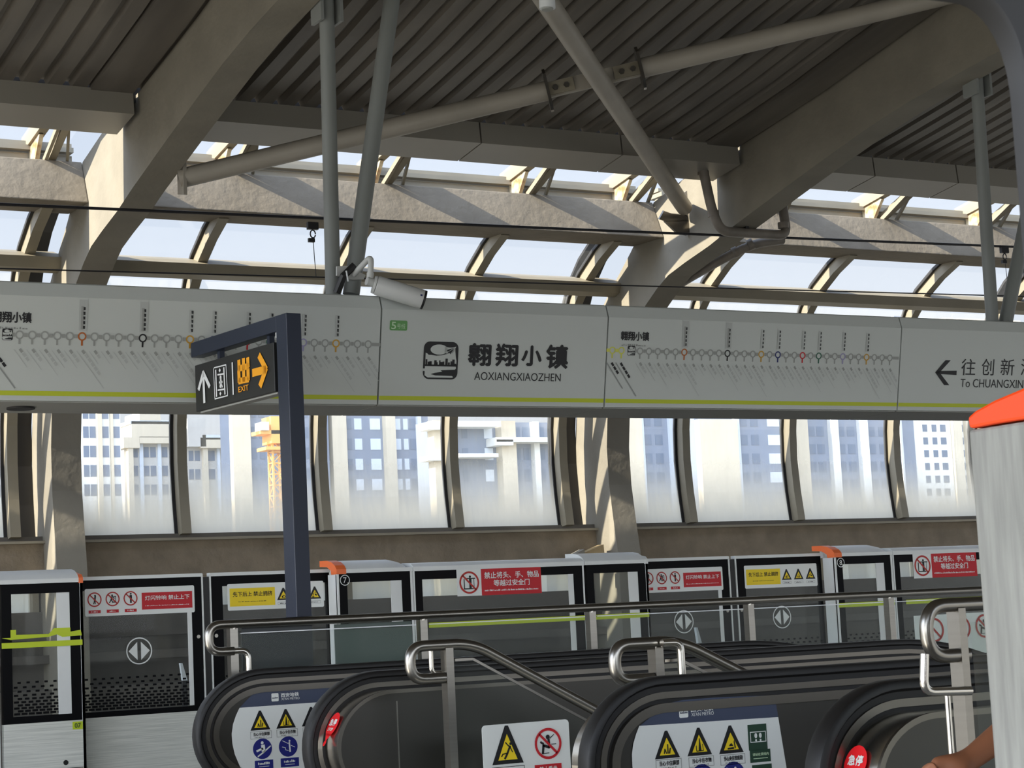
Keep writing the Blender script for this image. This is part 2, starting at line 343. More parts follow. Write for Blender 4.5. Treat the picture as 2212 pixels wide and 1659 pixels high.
def prohibit(d, u, v, r, kind=0, red=None, fig=True):
    d.up()
    if fig:
        if kind == 0:
            d.disc(black, u+r*.1, v+r*.55, r*.13, n=14); d.stroke(black, [(u+r*.12, v+r*.45), (u+r*.05, v-r*.1)], r*.24); d.stroke(black, [(u+r*.02, v-r*.1), (u-r*.12, v-r*.6)], r*.13); d.stroke(black, [(u+r*.1, v-r*.1), (u+r*.1, v-r*.6)], r*.13)
        elif kind == 1:
            d.disc(black, u-r*.05, v+r*.5, r*.13, n=14); d.stroke(black, [(u-r*.05, v+r*.35), (u-r*.2, v-r*.1)], r*.2); d.stroke(black, [(u-r*.2, v-r*.1), (u-r*.45, v-r*.5)], r*.13); d.stroke(black, [(u-r*.15, v-r*.1), (u+r*.05, v-r*.5)], r*.13)
            d.stroke(black, [(u, v+r*.3), (u+r*.3, v+r*.1)], r*.1); d.frame(black, u+r*.12, v-r*.5, u+r*.5, v+r*.4, r*.1)
        elif kind == 2:
            d.disc(black, u+r*.05, v+r*.62, r*.13, n=14); d.rect(black, u-r*.13, v-r*.05, u+r*.22, v+r*.46); d.rect(black, u-r*.08, v-r*.62, u+r*.17, v-r*.05)
        elif kind == 3:
            d.disc(black, u+r*.1, v+r*.52, r*.11, n=14); d.stroke(black, [(u-r*.35, v+r*.36), (u+r*.6, v+r*.36)], r*.1); d.rect(black, u+r*.0, v-r*.5, u+r*.24, v+r*.36)
            d.stroke(black, [(u-r*.5, v+r*.3), (u-r*.5, v-r*.55), (u+r*.4, v-r*.55)], r*.1); d.stroke(black, [(u+r*.48, v+r*.3), (u+r*.48, v-r*.5)], r*.06)
        else:
            d.disc(black, u, v+r*.42, r*.15, n=14); d.stroke(black, [(u+r*.05, v+r*.25), (u+r*.08, v-r*.25), (u-r*.35, v-r*.1), (u-r*.42, v-r*.62)], r*.17); d.stroke(black, [(u-r*.35, v), (u-r*.55, v+r*.12)], r*.14)
            d.stroke(black, [(u+r*.15, v+r*.32), (u+r*.45, v+r*.55)], r*.05); d.stroke(black, [(u+r*.25, v-r*.06), (u+r*.6, v-r*.06)], r*.05); d.stroke(black, [(u-r*.35, v-r*.62), (u+r*.05, v-r*.6)], r*.05)
    d.up(); red = red or brown_red
    d.ring(red, u, v, r, r*.17, n=32); d.stroke(red, [(u-r*.62, v+r*.62), (u+r*.62, v-r*.62)], r*.16); d.up(-2)

E0 = EYE            # heights below are measured from eye level and lifted by E0
def up(pts): return [(y, z+E0) for y, z in pts]
# ------------------------------------------------------------------ ground, track bed, platform
struct(MB().box(-900, 900, -700, 900, -9.3, -9.0).build('floor_ground', ground_m))
struct(MB().box(-14, 30, 14.62, 19.6, -1.5, -1.15).box(-14, 30, 18.0, 18.6, -1.15, -.35).build('floor_track', ballast))
pf = MB()
pf.box(-14, 3.55, 2.6, 14.62, -.25, 0).box(3.55, 30, 10.98, 14.62, -.25, 0).box(3.55, 30, 2.6, 4.45, -.25, 0).box(3.55, 30, 6.42, 6.72, -.25, 0).box(3.55, 30, 8.72, 8.9, -.25, 0)
pf.box(3.55, 3.9, 4.45, 10.98, -.25, 0); pf.box(-14, 30, 2.6, 2.75, -1.5, -.25).box(-14, 30, 14.45, 14.62, -1.15, -.25)
struct(pf.build('floor', floor_m))

# ------------------------------------------------------------------ concrete ribs (arch leg and roof beam in one)
intr = [(18.30, -2.3), (18.34, .70), (18.40, 1.07), (18.45, 1.45), (18.455, 1.86), (18.41, 2.17), (18.24, 2.6), (17.98, 2.95), (17.72, 3.16), (17.51, 3.29), (17.29, 3.42),
        (17.06, 3.525), (16.74, 3.6), (16.29, 3.69), (15.87, 3.8), (15.0, 4.0), (14.27, 4.16), (13.69, 4.28), (13.14, 4.37), (12.38, 4.462), (11.9, 4.51), (10.5, 4.63), (9.0, 4.72), (7.2, 4.76)]
extr = [(19.25, -2.3), (19.10, .70), (19.10, 1.07), (19.12, 1.5), (19.12, 1.95), (19.07, 2.24), (18.93, 2.7), (18.72, 3.08), (18.45, 3.35), (18.2, 3.56), (17.99, 3.716),
        (17.75, 3.9), (17.5, 4.12), (17.25, 4.34), (16.6, 4.48), (15.64, 4.57), (14.9, 4.68), (14.2, 4.79), (13.5, 4.92), (12.5, 5.10), (11.9, 5.2), (10.5, 5.4), (9.0, 5.55), (7.2, 5.62)]
mir = lambda L: L+[(14.4-y, z) for y, z in reversed(L[:-1])]
RIBX = [-.85, 5.31, 11.47, 17.63]; RW = .288
labs = {5.31: 'pale concrete rib with flaking paint, left one, lit leg behind the left sign map', 11.47: 'pale concrete rib curving into roof beam behind the drain pipe, right one',
        -.85: 'pale concrete rib, outermost to the left beyond the picture', 17.63: 'pale concrete rib, outermost to the right beyond the picture'}
for x in RIBX[:3]:
    o = MB().strip(up(mir(intr)), up(mir(extr)), x, x+RW).build('concrete_rib', concrete)
    tag(o, labs[x], 'rib', 'concrete roof ribs')

# ------------------------------------------------------------------ back wall, sill, low windows
segs = [(-9, -.85), (-.85+RW, 5.31), (5.31+RW, 11.47), (11.47+RW, 17.63), (17.63, 28)]
w = MB(); ledge = MB(); low = MB()
for a, b in segs:
    w.xprism(up([(18.75, .62), (18.78, .98), (19.15, .98), (19.15, .62)]), a, b)
    low.box(a, b, 18.86, 19.2, -3.45+E0, .33+E0); low.box(a, b, 18.74, 18.86, .06+E0, .12+E0); low.box(a, b, 18.66, 18.86, -.16+E0, -.08+E0); low.box(a, b, 18.6, 18.86, -2.3+E0, -.40+E0)
    ledge.xprism(up([(18.72, .975), (18.72, 1.0), (19.15, 1.0), (19.15, .975)]), a, b)
struct(w.build('wall_back', concrete_rough)); struct(low.build('wall_back_base', concrete_dark)); struct(ledge.build('trim_1', frame_m))
sl = MB()
for a, b in segs: sl.box(a, b, 18.80, 19.05, 1.0+E0, 1.045+E0)
struct(sl.build('trim_2', concrete_dark))
lw = MB()
for a, b in segs: lw.sheet([[(a, 19.0, .33+E0), (b, 19.0, .33+E0)], [(a, 19.0, .62+E0), (b, 19.0, .62+E0)]])
lwo = struct(lw.build('window_30', glass_mat('low_window_glass', .88, dirt=(.80, .75, .62), refl=0)))
lm = MB()
for a, b in segs:
    n = max(1, round((b-a)/1.5))
    for k in range(n+1): x = a+.05+(b-a-.1)*k/n; lm.box(x-.03, x+.03, 18.9, 19.05, .33+E0, .62+E0)
lm.build('window_frame', frame_m, lwo)

# ------------------------------------------------------------------ vaulted glazing
front = [(18.70, 1.04), (18.75, 1.4), (18.775, 1.75), (18.76, 2.1), (18.69, 2.5), (18.54, 2.92), (18.40, 3.2), (18.27, 3.42), (18.06, 3.61), (17.75, 3.79), (17.42, 3.93)]
def offs(L, d):
    out = []
    for i, (y, z) in enumerate(L):
        a, b = L[max(0, i-1)], L[min(len(L)-1, i+1)]; ty, tz = b[0]-a[0], b[1]-a[1]; n = math.hypot(ty, tz); out.append((y+tz/n*d, z-ty/n*d))
    return out
back = offs(front, .17); gl = offs(front, .13)
MX = [-4.3, -2.75, -1.2, -.42, .4, 1.9, 3.5, 4.985, 6.675, 8.19, 9.71, 11.06, 12.69, 14.2, 15.76, 17.2, 18.9, 20.4]
bnds = []
for i in range(len(MX)-1): bnds.append((MX[i], MX[i+1]))
iT = 7                                                     # transom sits at the profile point index 7..8
wi = 0
for a, b in bnds:
    hit = [x for x in RIBX if a < x < b]
    for (p, q) in ([(a, hit[0]), (hit[0]+RW, b)] if hit else [(a, b)]):
        if q-p < .03: continue
        wi += 1
        g1 = up(gl[:iT+1]); g2 = up(gl[iT:])
        if hit and p == a and q-p < .6:                    # narrow dark infill beside the rib
            o = struct(MB().strip(up(offs(front, .34)), up(offs(front, .37)), p+.06, q-.002).build(f'window_{wi}', frame_dark))
        else:
            o = struct(MB().sheet([[(p+.03, *pt), (q-.01, *pt)] for pt in g1]).build(f'window_{wi}', pane_low))
            MB().sheet([[(p+.03, *pt), (q-.01, *pt)] for pt in g2]).build('upper_pane', pane_up, o)
        if p == a:
            MB().strip(up(front), up(back), a-.008, a+.092).build('mullion', frame_m, o)
            MB().strip(up(offs(front, .115)), up(offs(front, .15)), a-.04, a-.008).build('seal', frame_dark, o)
# transom rail along each bay
for i, (a, b) in enumerate(segs):
    struct(MB().xprism(up([(18.02, 3.50), (17.98, 3.60), (18.06, 3.645), (18.24, 3.70), (18.26, 3.52), (18.12, 3.47)]), a, b).build(f'trim_{10+i}', frame_m))
# edge beam on top of the mullions
blab = ['', 'pale concrete edge beam with diagonal sun stripes, left bay beside the left rib', 'long concrete edge beam with sun stripes between the two ribs', 'pale concrete edge beam with sun stripes, right bay behind the right hanger', '']
for i, (a, b) in enumerate(segs):
    o = MB().xprism(up([(17.09, 3.93), (17.27, 4.345), (17.62, 4.34), (17.70, 3.95)]), a, b).build('edge_beam', beam_concrete, bevel=.012)
    if blab[i]: tag(o, blab[i], 'beam', 'edge beams under the skylight')
    else: struct(o); o.name = f'trim_{20+i}'
    k = MB().box(a, b, 17.58, 17.66, 4.34+E0, 4.47+E0); struct(k.build(f'trim_{30+i}', frame_m))
    struct(MB().box(a, b, 17.52, 17.78, 4.49+E0, 4.535+E0).box(a, b, 17.58, 17.78, 4.548+E0, 4.585+E0).build(f'trim_{40+i}', frame_m))
    struct(MB().sheet([[(a, 17.75, 4.60+E0), (b, 17.75, 4.60+E0)], [(a, 15.9, 4.95+E0), (b, 15.9, 4.95+E0)]]).build(f'window_{40+i}', pane_up))
# skylight brackets
bx = [(3.4, ''), (4.93, 'rusty cream skylight bracket nearest the left rib on its left'), (6.72, 'rusty cream skylight bracket just right of the left rib'), (8.30, 'rusty cream skylight bracket right of the forked roof hangers'),
      (9.93, 'rusty cream skylight bracket left of the steep brace foot'), (11.18, 'rusty cream skylight bracket behind the foot of the steep brace'), (12.98, 'rusty cream skylight bracket just right of the right rib and drain pipe'),
      (14.55, 'rusty cream skylight bracket in the right bay left of the far hanger'), (16.1, 'rusty cream skylight bracket at the far right behind the leaning hanger')]
for x, l in bx:
    if not l: continue
    t = empty('skylight_bracket', (x, 17.4, 4.34+E0), l, 'bracket', 'skylight brackets')
    MB().strip(up([(17.72, 4.50), (16.0, 4.76)]), up([(17.72, 4.64), (16.0, 4.93)]), x-.045, x+.045).build('rafter', frame_m, t)
    MB().xprism(up([(17.57, 4.34), (17.40, 4.34), (17.22, 4.56), (17.32, 4.60), (17.57, 4.52)]), x-.02, x+.02).build('gusset', rust, t)
    MB().bar((x+.05, 17.32, 4.345+E0), (x+.05, 16.55, 4.70+E0), .03, .05).build('strut', frame_m, t)
    MB().bar((x+.26, 17.33, 4.34+E0), (x+.12, 16.75, 4.68+E0), .025, .04).build('strut', frame_m, t)
    MB().bar((x+.13, 17.45, 4.37+E0), (x+.10, 16.2, 4.80+E0), .07, .08).build('strut', frame_m, t)

# ------------------------------------------------------------------ roof deck and gutters
dk = [(15.66, 4.56), (14.9, 4.665), (14.2, 4.77), (13.5, 4.9), (12.5, 5.08), (11.9, 5.18), (10.5, 5.38), (9.0, 5.52), (7.2, 5.58)]
dk = dk+[(14.4-y, z) for y, z in reversed(dk[:-1])]
xs = []; x = -9.0; P_ = .205
while x < 26: xs += [(x, 0), (x+.125, 0), (x+.145, .05), (x+.185, .05)]; x += P_
def deckrows(dz): return [[(xx, y, z+E0+h+dz) for xx, h in xs] for y, z in dk]
struct(MB().sheet(deckrows(.0)).build('ceiling', deck_m))
struct(MB().box(-9, 26, 7.0, 7.4, 5.75+E0, 5.8+E0).sheet([[(-9, y, z+E0+.12), (26, y, z+E0+.12)] for y, z in dk]).build('ceiling_outer', deck_m))
struct(MB().xprism(up([(15.72, 4.5), (15.72, 4.9), (16.0, 4.9), (16.0, 4.55)]), -9, 26).xprism(up([(14.4-15.72, 4.5), (14.4-15.72, 4.9), (14.4-16.0, 4.9), (14.4-16.0, 4.55)]), -9, 26).build('trim_55', frame_dark))  # dark filler added to block light so gaps over the gutter look dark
fl = MB()                                                   # flat flashings beside each beam
for x in RIBX:
    for a, b in ((x-.42, x-.06), (x+RW+.04, x+RW+.3)):
        fl.sheet([[(a, y, z+E0-.02), (b, y, z+E0-.02)] for y, z in dk]); fl.sheet([[(a, y, z+E0-.02), (a, y, z+E0+.05)] for y, z in dk])
struct(fl.build('trim_50', deck_m))
struct(MB().box(-70, 90, -3.0, -2.6, 3.9, 5.9).box(-70, 90, -2.6, -1.1, 5.6, 5.9).build('trim_80', fascia_m))  # unseen near-side beam, added low to keep light off the roof edge
gsec = [(15.60, 4.365), (15.62, 4.565), (16.07, 4.60), (16.07, 4.305)]
gl_ = ['', 'grey folded sheet gutter box, left bay, ending at the left rib', 'long grey folded sheet gutter box in three lengths between the ribs', 'grey folded sheet gutter box right of the right rib', '']
gm = [(14.4-y, z) for y, z in gsec]
for i, (a, b) in enumerate(segs):
    a2, b2 = a+.03, b-.05
    if i == 0 or i == 4: struct(MB().xprism(up(gsec), a2, b2).build(f'trim_{60+i}', fascia_m))
    else:
        t = empty('gutter_box', ((a+b)/2, 15.83, 4.31+E0), gl_[i], 'gutter', 'gutter boxes under the roof edge')
        cuts = [a2]+[c for c in (7.13, 8.27, 9.99, 12.81, 14.6, 16.2, 3.6, 2.0, .3) if a2+.3 < c < b2-.3]+[b2]; cuts.sort()
        if i == 2: cuts = [a2, at(1040, 306, 15.6).x, at(1345, 334, 15.6).x, b2]
        if i == 3: cuts = [a2, at(1890, 375, 15.6).x, at(2070, 391, 15.6).x, b2]
        for p, q in zip(cuts[:-1], cuts[1:]): MB().xprism(up(gsec), p+.008, q-.008).build('gutter_length', fascia_m, t)
        MB().xprism(up([(15.64, 4.40), (15.64, 4.55), (16.03, 4.57), (16.03, 4.345)]), a2+.02, b2-.02).build('gutter_core', frame_dark, t)
    struct(MB().xprism(up(gm), a2, b2).build(f'trim_{70+i}', fascia_m))
# ------------------------------------------------------------------ roof braces, hangers
def P3(px, py, Y): return at(px, py, Y)
A0 = V((5.62, 15.55, 3.83+E0)); A1 = V((11.42, 12.02, 5.07+E0)); dA = (A1-A0)
def onA(t): return A0+dA*t
def tA(px):                                                  # parameter of brace A at pixel column
    lo, hi = 0, 1
    for _ in range(40):
        m_ = (lo+hi)/2; p = onA(m_)-EYEV; x_ = CX+FPX*p.dot(_R)/p.dot(_F)
        lo, hi = (m_, hi) if x_ < px else (lo, m_)
    return lo
t1, t2 = tA(1183), tA(1383); tc1, tc2 = tA(1240), tA(1326)
ta = empty('roof_brace', onA(.5), 'long grey tube brace rising from the left rib to the upper right, with flanged joint', 'brace', 'crossed roof braces')
ra = .083
MB().tube([A0, onA(t1)], ra, 24).build('tube', brace_m, ta, True); MB().tube([onA(t2), A1], ra, 24).build('tube', brace_m, ta, True)
dn = dA.normalized(); sA = dn.cross(V((0, 0, 1))).normalized(); uA = sA.cross(dn)
for t in (t1, t2):
    p = onA(t); q = [p+sA*(.11*cx)+uA*(.17*cy)-dn*.012 for cx, cy in ((-1, -.7), (-.3, -1.05), (.3, -1.05), (1, -.7), (1, .7), (.3, 1.05), (-.3, 1.05), (-1, .7))]
    MB().prism(q, dn*.024).build('flange', steel_dark, ta)
for (a, b) in ((t1, tc1), (tc2, t2)):
    for sg in (-1, 1):
        p0, p1 = onA(a)+sA*(.03*sg), onA(b)+sA*(.03*sg)
        MB().prism([p0-uA*.055, p1-uA*.055, p1+uA*.055, p0+uA*.055], sA*.012*sg).build('splice_plate', frame_m, ta)
    for k in (.3, .72):
        p = onA(a+(b-a)*k); MB().prism([p+dn*(.025*math.cos(j))+uA*(.025*math.sin(j))-sA*.06 for j in [i*math.pi/3 for i in range(6)]], sA*.12).build('bolt', steel_dark, ta)
MB().bar(onA(t1), onA(t2), .04, .13).build('splice_web', brace_m, ta)
MB().prism([A0+V((.06, .16, -.10)), A0+V((.02, -.1, -.16)), A0+V((.02, -.1, .12)), A0+V((.06, .16, .12))], (-.03, 0, 0)).build('end_plate', brace_m, ta)
B0 = at(1478, 448, 16.55); B1 = at(1160, -28, 12.0)
tb = empty('roof_brace', (B0+B1)/2, 'grey tube brace dropping steeply to a plate on the right rib', 'brace', 'crossed roof braces')
MB().tube([B0, B1], .083, 24).build('tube', brace_m, tb, True)
for q, m_, ext_ in (([(1424, 474), (1434, 456), (1452, 462), (1496, 466), (1510, 458), (1512, 477), (1436, 478)], steel_dark, (0, .02, .012)),
                  ([(1436, 477), (1511, 476), (1508, 492), (1485, 508), (1464, 504)], steel_dark, (0, .03, 0)), ([(1474, 418), (1490, 408), (1493, 470), (1478, 466)], brace_m, (0, .03, 0))):
    MB().prism([at(px, py, 16.62) for px, py in q], ext_).build('gusset', m_, tb)
lp = at(1182, 8, 11.75)
tl = empty('round_fixture', lp, 'small white round detector hanging under the top of the steep brace', 'detector')
MB().tube([lp+V((0, 0, -.035)), lp+V((0, 0, .03))], .058, 28).build('housing', white, tl, True)
MB().tube([lp+V((0, 0, -.046)), lp+V((0, 0, -.034))], .042, 28).build('lens_ring', map_grey, tl, True)
MB().tube([lp+V((0, 0, .03)), lp+V((.03, .05, .16))], .02).build('stem', white, tl)

HY = 12.62
hl = [((719, 633), (705, -8), .054, 'grey vertical tube hanger from the left rib, left leg of the forked pair', 5.70),
      ((757, 600), (850, -25), .060, 'grey leaning tube hanger right of the vertical one by the camera', None),
      ((2143, 692), (2109, 160), .054, 'grey vertical tube hanger under the right rib at the right', None),
      ((2163, 700), (2232, 400), .060, 'grey leaning tube hanger at the far right edge', None)]
for (a, b, r, l, _x) in hl:
    p0 = at(*a, HY); p1 = at(*b, HY)
    t = empty('roof_hanger', p0, l, 'hanger', 'tube hangers carrying the sign box')
    MB().tube([p0-V((0, 0, .12)), p1], r, 24).build('tube', steel_paint, t, True)
    if r < .06:
        for sx_ in (-1, 1): MB().box(p1.x+sx_*.075-.012, p1.x+sx_*.075+.012, HY-.09, HY+.09, p1.z-.2, p1.z+.10).build('bracket_plate', steel_paint, t)
        MB().box(p1.x-.12, p1.x+.12, HY-.12, HY+.12, p1.z+.04, p1.z+.075).build('top_plate', steel_paint, t)
# wrap of dark tape and clamp plate at the fork belong to the camera mount (below)

# ------------------------------------------------------------------ overhead line
def wire(pts, r, name, label, cat):
    o = MB().tube(pts, r, 8).build(name, wire_m); tag(o, label, cat); return o
a, b = at(0, 441, 16.0), at(2210, 534, 16.0); dm = (b-a)
wire([a-dm*.3, a, a+dm*.5-V((0, 0, .01)), b, b+dm*.3], .013, 'messenger_wire', 'thick black overhead wire crossing in front of both ribs', 'wire')
a2_, b2_ = at(0, 580, 16.0), at(2205, 640, 16.0); dm2 = b2_-a2_
wire([a2_-dm2*.3, a2_, b2_, b2_+dm2*.3], .0065, 'contact_wire', 'thin lower overhead wire just above the sign box', 'wire')
for px, py, l in ((675, 484, 'hooked dropper wire hanging left of the forked hangers'), (2169, 537, 'hooked dropper wire between the two right hangers')):
    p = at(px, py, 15.99); t = empty('dropper', p, l, 'dropper', 'overhead line droppers')
    MB().box(p.x-.05, p.x+.05, p.y-.02, p.y+.02, p.z-.05, p.z+.015).build('clamp', wire_m, t)
    MB().tube([p+V((.025*math.cos(k), 0, -.09+.035*math.sin(k))) for k in [i*.55 for i in range(12)]], .006, 6).build('shackle', wire_m, t)
    MB().box(p.x-.045, p.x+.012, p.y-.015, p.y+.015, p.z-.165, p.z-.13).build('thimble', wire_m, t)
    zc = a2_.z+(p.x-a2_.x)/dm2.x*dm2.z
    MB().tube([p+V((0, 0, -.15)), V((p.x+.015, p.y, zc))], .0035, 6).build('wire', wire_m, t)

# ------------------------------------------------------------------ drain pipes round the right rib
def arcpath(pts, r=.12, n=6):
    pts = [V(p) for p in pts]; out = [pts[0]]
    for i in range(1, len(pts)-1):
        a, b = (pts[i-1]-pts[i]), (pts[i+1]-pts[i]); rr = min(r, a.length*.48, b.length*.48); a.normalize(); b.normalize()
        p0, p1 = pts[i]+a*rr, pts[i]+b*rr
        for k in range(n+1):
            t = k/n; out.append(p0*(1-t)**2+pts[i]*2*t*(1-t)+p1*t*t)
    return out+[pts[-1]]
t = empty('drain_pipe', at(1620, 500, 15.85), 'brown grey drain pipe looping under the right rib from the gutter', 'pipe')
MB().tube(arcpath([at(1519, 368, 15.85), at(1538, 455, 15.85), at(1557, 500, 15.85), at(1700, 508, 15.9), at(1693, 462, 15.9), at(1690, 440, 15.9)], .16), .049, 18).build('pipe', pvc, t, True)
for px, py in ((1519, 372), (1541, 462), (1692, 487)):
    p = at(px, py, 15.86); MB().tube([p-V((0, 0, .03)), p+V((0, 0, .03))], .056, 18).build('coupling', pvc, t, True)
p = at(1612, 490, 15.85); MB().box(p.x-.02, p.x+.02, p.y-.02, p.y+.02, p.z-.02, p.z+.12).build('hanger_strap', frame_dark, t)
t = empty('drain_pipe', at(1600, 545, 16.5), 'dull brown pipe running down along the right rib under the loop', 'pipe')
MB().tube(arcpath([at(1690, 518, 16.35), at(1625, 527, 16.35), at(1560, 560, 16.7), at(1480, 606, 17.3), at(1462, 618, 17.5)], .2), .048, 18).build('pipe', pvc, t, True)
for px, py, y in ((1588, 545, 16.55), (1622, 528, 16.35)):
    p = at(px, py, y); MB().tube([p+V((-.02, .015, -.01)), p+V((.02, -.015, .01))], .058, 18).build('coupling', pvc, t, True)

# ------------------------------------------------------------------ hanging sign box with line maps
SB, SCR, ST = (12.45, 1.556), (12.318, 2.208), (12.345, 2.296)      # face foot, crease, top edge (Y, height over eye)
bp = Plane((0, SB[0], SB[1]+E0), (1, 0, 0), (0, SCR[0]-SB[0], SCR[1]-SB[1]))
seamX = [1.35, at(819, 760, 12.39).x, at(1308, 770, 12.39).x, at(1941, 785, 12.39).x, 14.6]
sgl = ['white sign box length with a line map, left of the station name panel', 'white sign box length with the station name and square logo', 'white sign box length with a line map, right of the station name panel', 'white sign box length with the arrow and destination at the right end']
panels = []
for i in range(4):
    a, b = seamX[i], seamX[i+1]
    t = empty('sign_panel', ((a+b)/2, 12.7, SB[1]+E0), sgl[i], 'sign', 'lengths of the hanging sign box')
    MB().xprism(up([SB, SCR, ST, (12.36, 2.305), (12.95, 2.305), (13.08, 1.60), (13.08, 1.556)]), a+.006, b-.006).build('box', band_m, t)
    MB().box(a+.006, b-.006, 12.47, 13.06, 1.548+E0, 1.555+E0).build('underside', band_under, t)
    d = Deco(bp, .002); _, v1 = bp.uv(1106, 858.5); _, v0 = bp.uv(1106, 867.5); d.rect(lime, a+.008, v0, b-.008, v1); d.build(t, 'stripe')
    MB().box(a+.002, b-.002, 12.5, 13.0, 1.60+E0, 2.26+E0).build('core', frame_dark, t)
    panels.append(t)
p = at(45, 897, 12.75); MB().tube([(p.x, 12.75, 1.535+E0), (p.x, 12.75, 1.55+E0)], .09, 28).build('downlight', frame_dark, panels[0], True)

def logo_mark(d, u0, v0, u1, v1):
    """square emblem: round sweep with a paper plane over a skyline and a river"""
    W_, H_ = u1-u0, v1-v0; X_ = lambda x: u0+W_*x; Y_ = lambda y: v1-H_*y
    d.rect(black, u0, v0, u1, v1, W_*.17); d.up()
    # light field of the upper half
    top = [(.055, .62), (.055, .30)]+[(.09+.02*k, .30+.055*math.sin(k*.5)) for k in range(1, 4)]+[(.22, .355), (.36, .375), (.52, .36), (.66, .325), (.74, .30), (.80, .24), (.90, .16), (.91, .26), (.93, .40), (.955, .50), (.955, .62)]
    d.poly(band_m, [(X_(x), Y_(y)) for x, y in top])
    d.poly(band_m, [(X_(.44+.25*math.cos(k*math.pi/14)), Y_(.21+.135*math.sin(k*math.pi/14))) for k in range(28)])
    d.poly(band_m, [(X_(.60), Y_(.12)), (X_(.72), Y_(.15)), (X_(.82), Y_(.15)), (X_(.93), Y_(.12)), (X_(.84), Y_(.30)), (X_(.66), Y_(.31)), (X_(.60), Y_(.30))])
    # river field
    d.poly(band_m, [(X_(x), Y_(y)) for x, y in ((.05, .655), (.94, .655), (.95, .70), (.92, .735), (.55, .755), (.50, .77), (.56, .795), (.34, .83), (.22, .865), (.36, .90), (.84, .905), (.88, .935), (.84, .955), (.14, .955), (.05, .90))])
    d.up(); d.rect(band_m, u0-W_*.02, Y_(.785), u0+W_*.07, Y_(.72))
    for x, w_, h_ in ((.06, .05, .16), (.12, .10, .10), (.17, .07, .11), (.31, .07, .14), (.36, .05, .09), (.45, .04, .14), (.49, .07, .10), (.55, .05, .11), (.63, .07, .19), (.71, .05, .09), (.78, .05, .12), (.83, .07, .17), (.90, .05, .06)): d.rect(black, X_(x), Y_(.635), X_(x+w_), Y_(.635-h_))
    d.rect(black, X_(.05), Y_(.655), X_(.96), Y_(.61))
    d.poly(black, [(X_(.66), Y_(.215)), (X_(.88), Y_(.15)), (X_(.76), Y_(.33)), (X_(.735), Y_(.29)), (X_(.685), Y_(.315)), (X_(.69), Y_(.27))])
    d.up(); d.stroke(band_m, [(X_(.69), Y_(.27)), (X_(.87), Y_(.16))], W_*.012); d.up(-3)
def px_rect(d, m, x0, y0, x1, y1, r=0):
    u0, v1 = d.pl.uv(x0, y0); u1, v0 = d.pl.uv(x1, y1); d.rect(m, u0, v0, u1, v1, r)
# name panel
d = Deco(bp, .003)
ua, va = bp.uv(916, 737); ub, vb = bp.uv(987, 820); logo_mark(d, ua, vb, ub, va); d.build(panels[1], 'emblem')
d = Deco(bp, .003)
for ch, x0, x1, y0, y1 in (('翱', 1010, 1061, 741, 791), ('翔', 1070, 1119, 742, 792), ('小', 1126, 1170, 746, 791), ('镇', 1179, 1227, 744, 797)): d.tpx(black, ch, x0, y0, x1, y1, .022)
d.tpx(black, 'AOXIANGXIAOZHEN', 1024, 805, 1211, 822.5, .004); d.build(panels[1], 'lettering')
d = Deco(bp, .003); px_rect(d, green_tag, 842, 691.5, 879, 714.5, .012); d.up(); d.tpx(pale_green, '5', 845, 695, 855, 711, .01); d.tpx(pale_green, '号线', 857, 699, 875, 710, .004); d.build(panels[1], 'line_tag')
# direction panel
d = Deco(bp, .003)
ax, ay = bp.uv(2022, 805); bx_, by_ = bp.uv(2066, 805); _, ty = bp.uv(2049, 778); _, by2 = bp.uv(2047, 832)
ay = (ty+by2)/2; d.poly(black, [(ax, ay-.012), (bx_, ay-.018), (bx_, ay+.018), (ax, ay+.012)]); hw = (ty-by2)/2; mx_ = (bp.uv(2047, 800)[0])
d.poly(black, [(ax-.012, ay), (mx_-.03, ay+hw), (mx_+.025, ay+hw), (ax+.035, ay)]); d.poly(black, [(ax-.012, ay), (ax+.035, ay), (mx_+.025, ay-hw), (mx_-.03, ay-hw)])
for ch, x0, x1 in (('往', 2076, 2107), ('创', 2120, 2147), ('新', 2161, 2191), ('港', 2205, 2234)): d.tpx(black, ch, x0, 775, x1, 811, .004)
d.tpx(black, 'To CHUANGXINGANG', 2074, 820, 2262, 838, .002); d.build(panels[3], 'lettering')
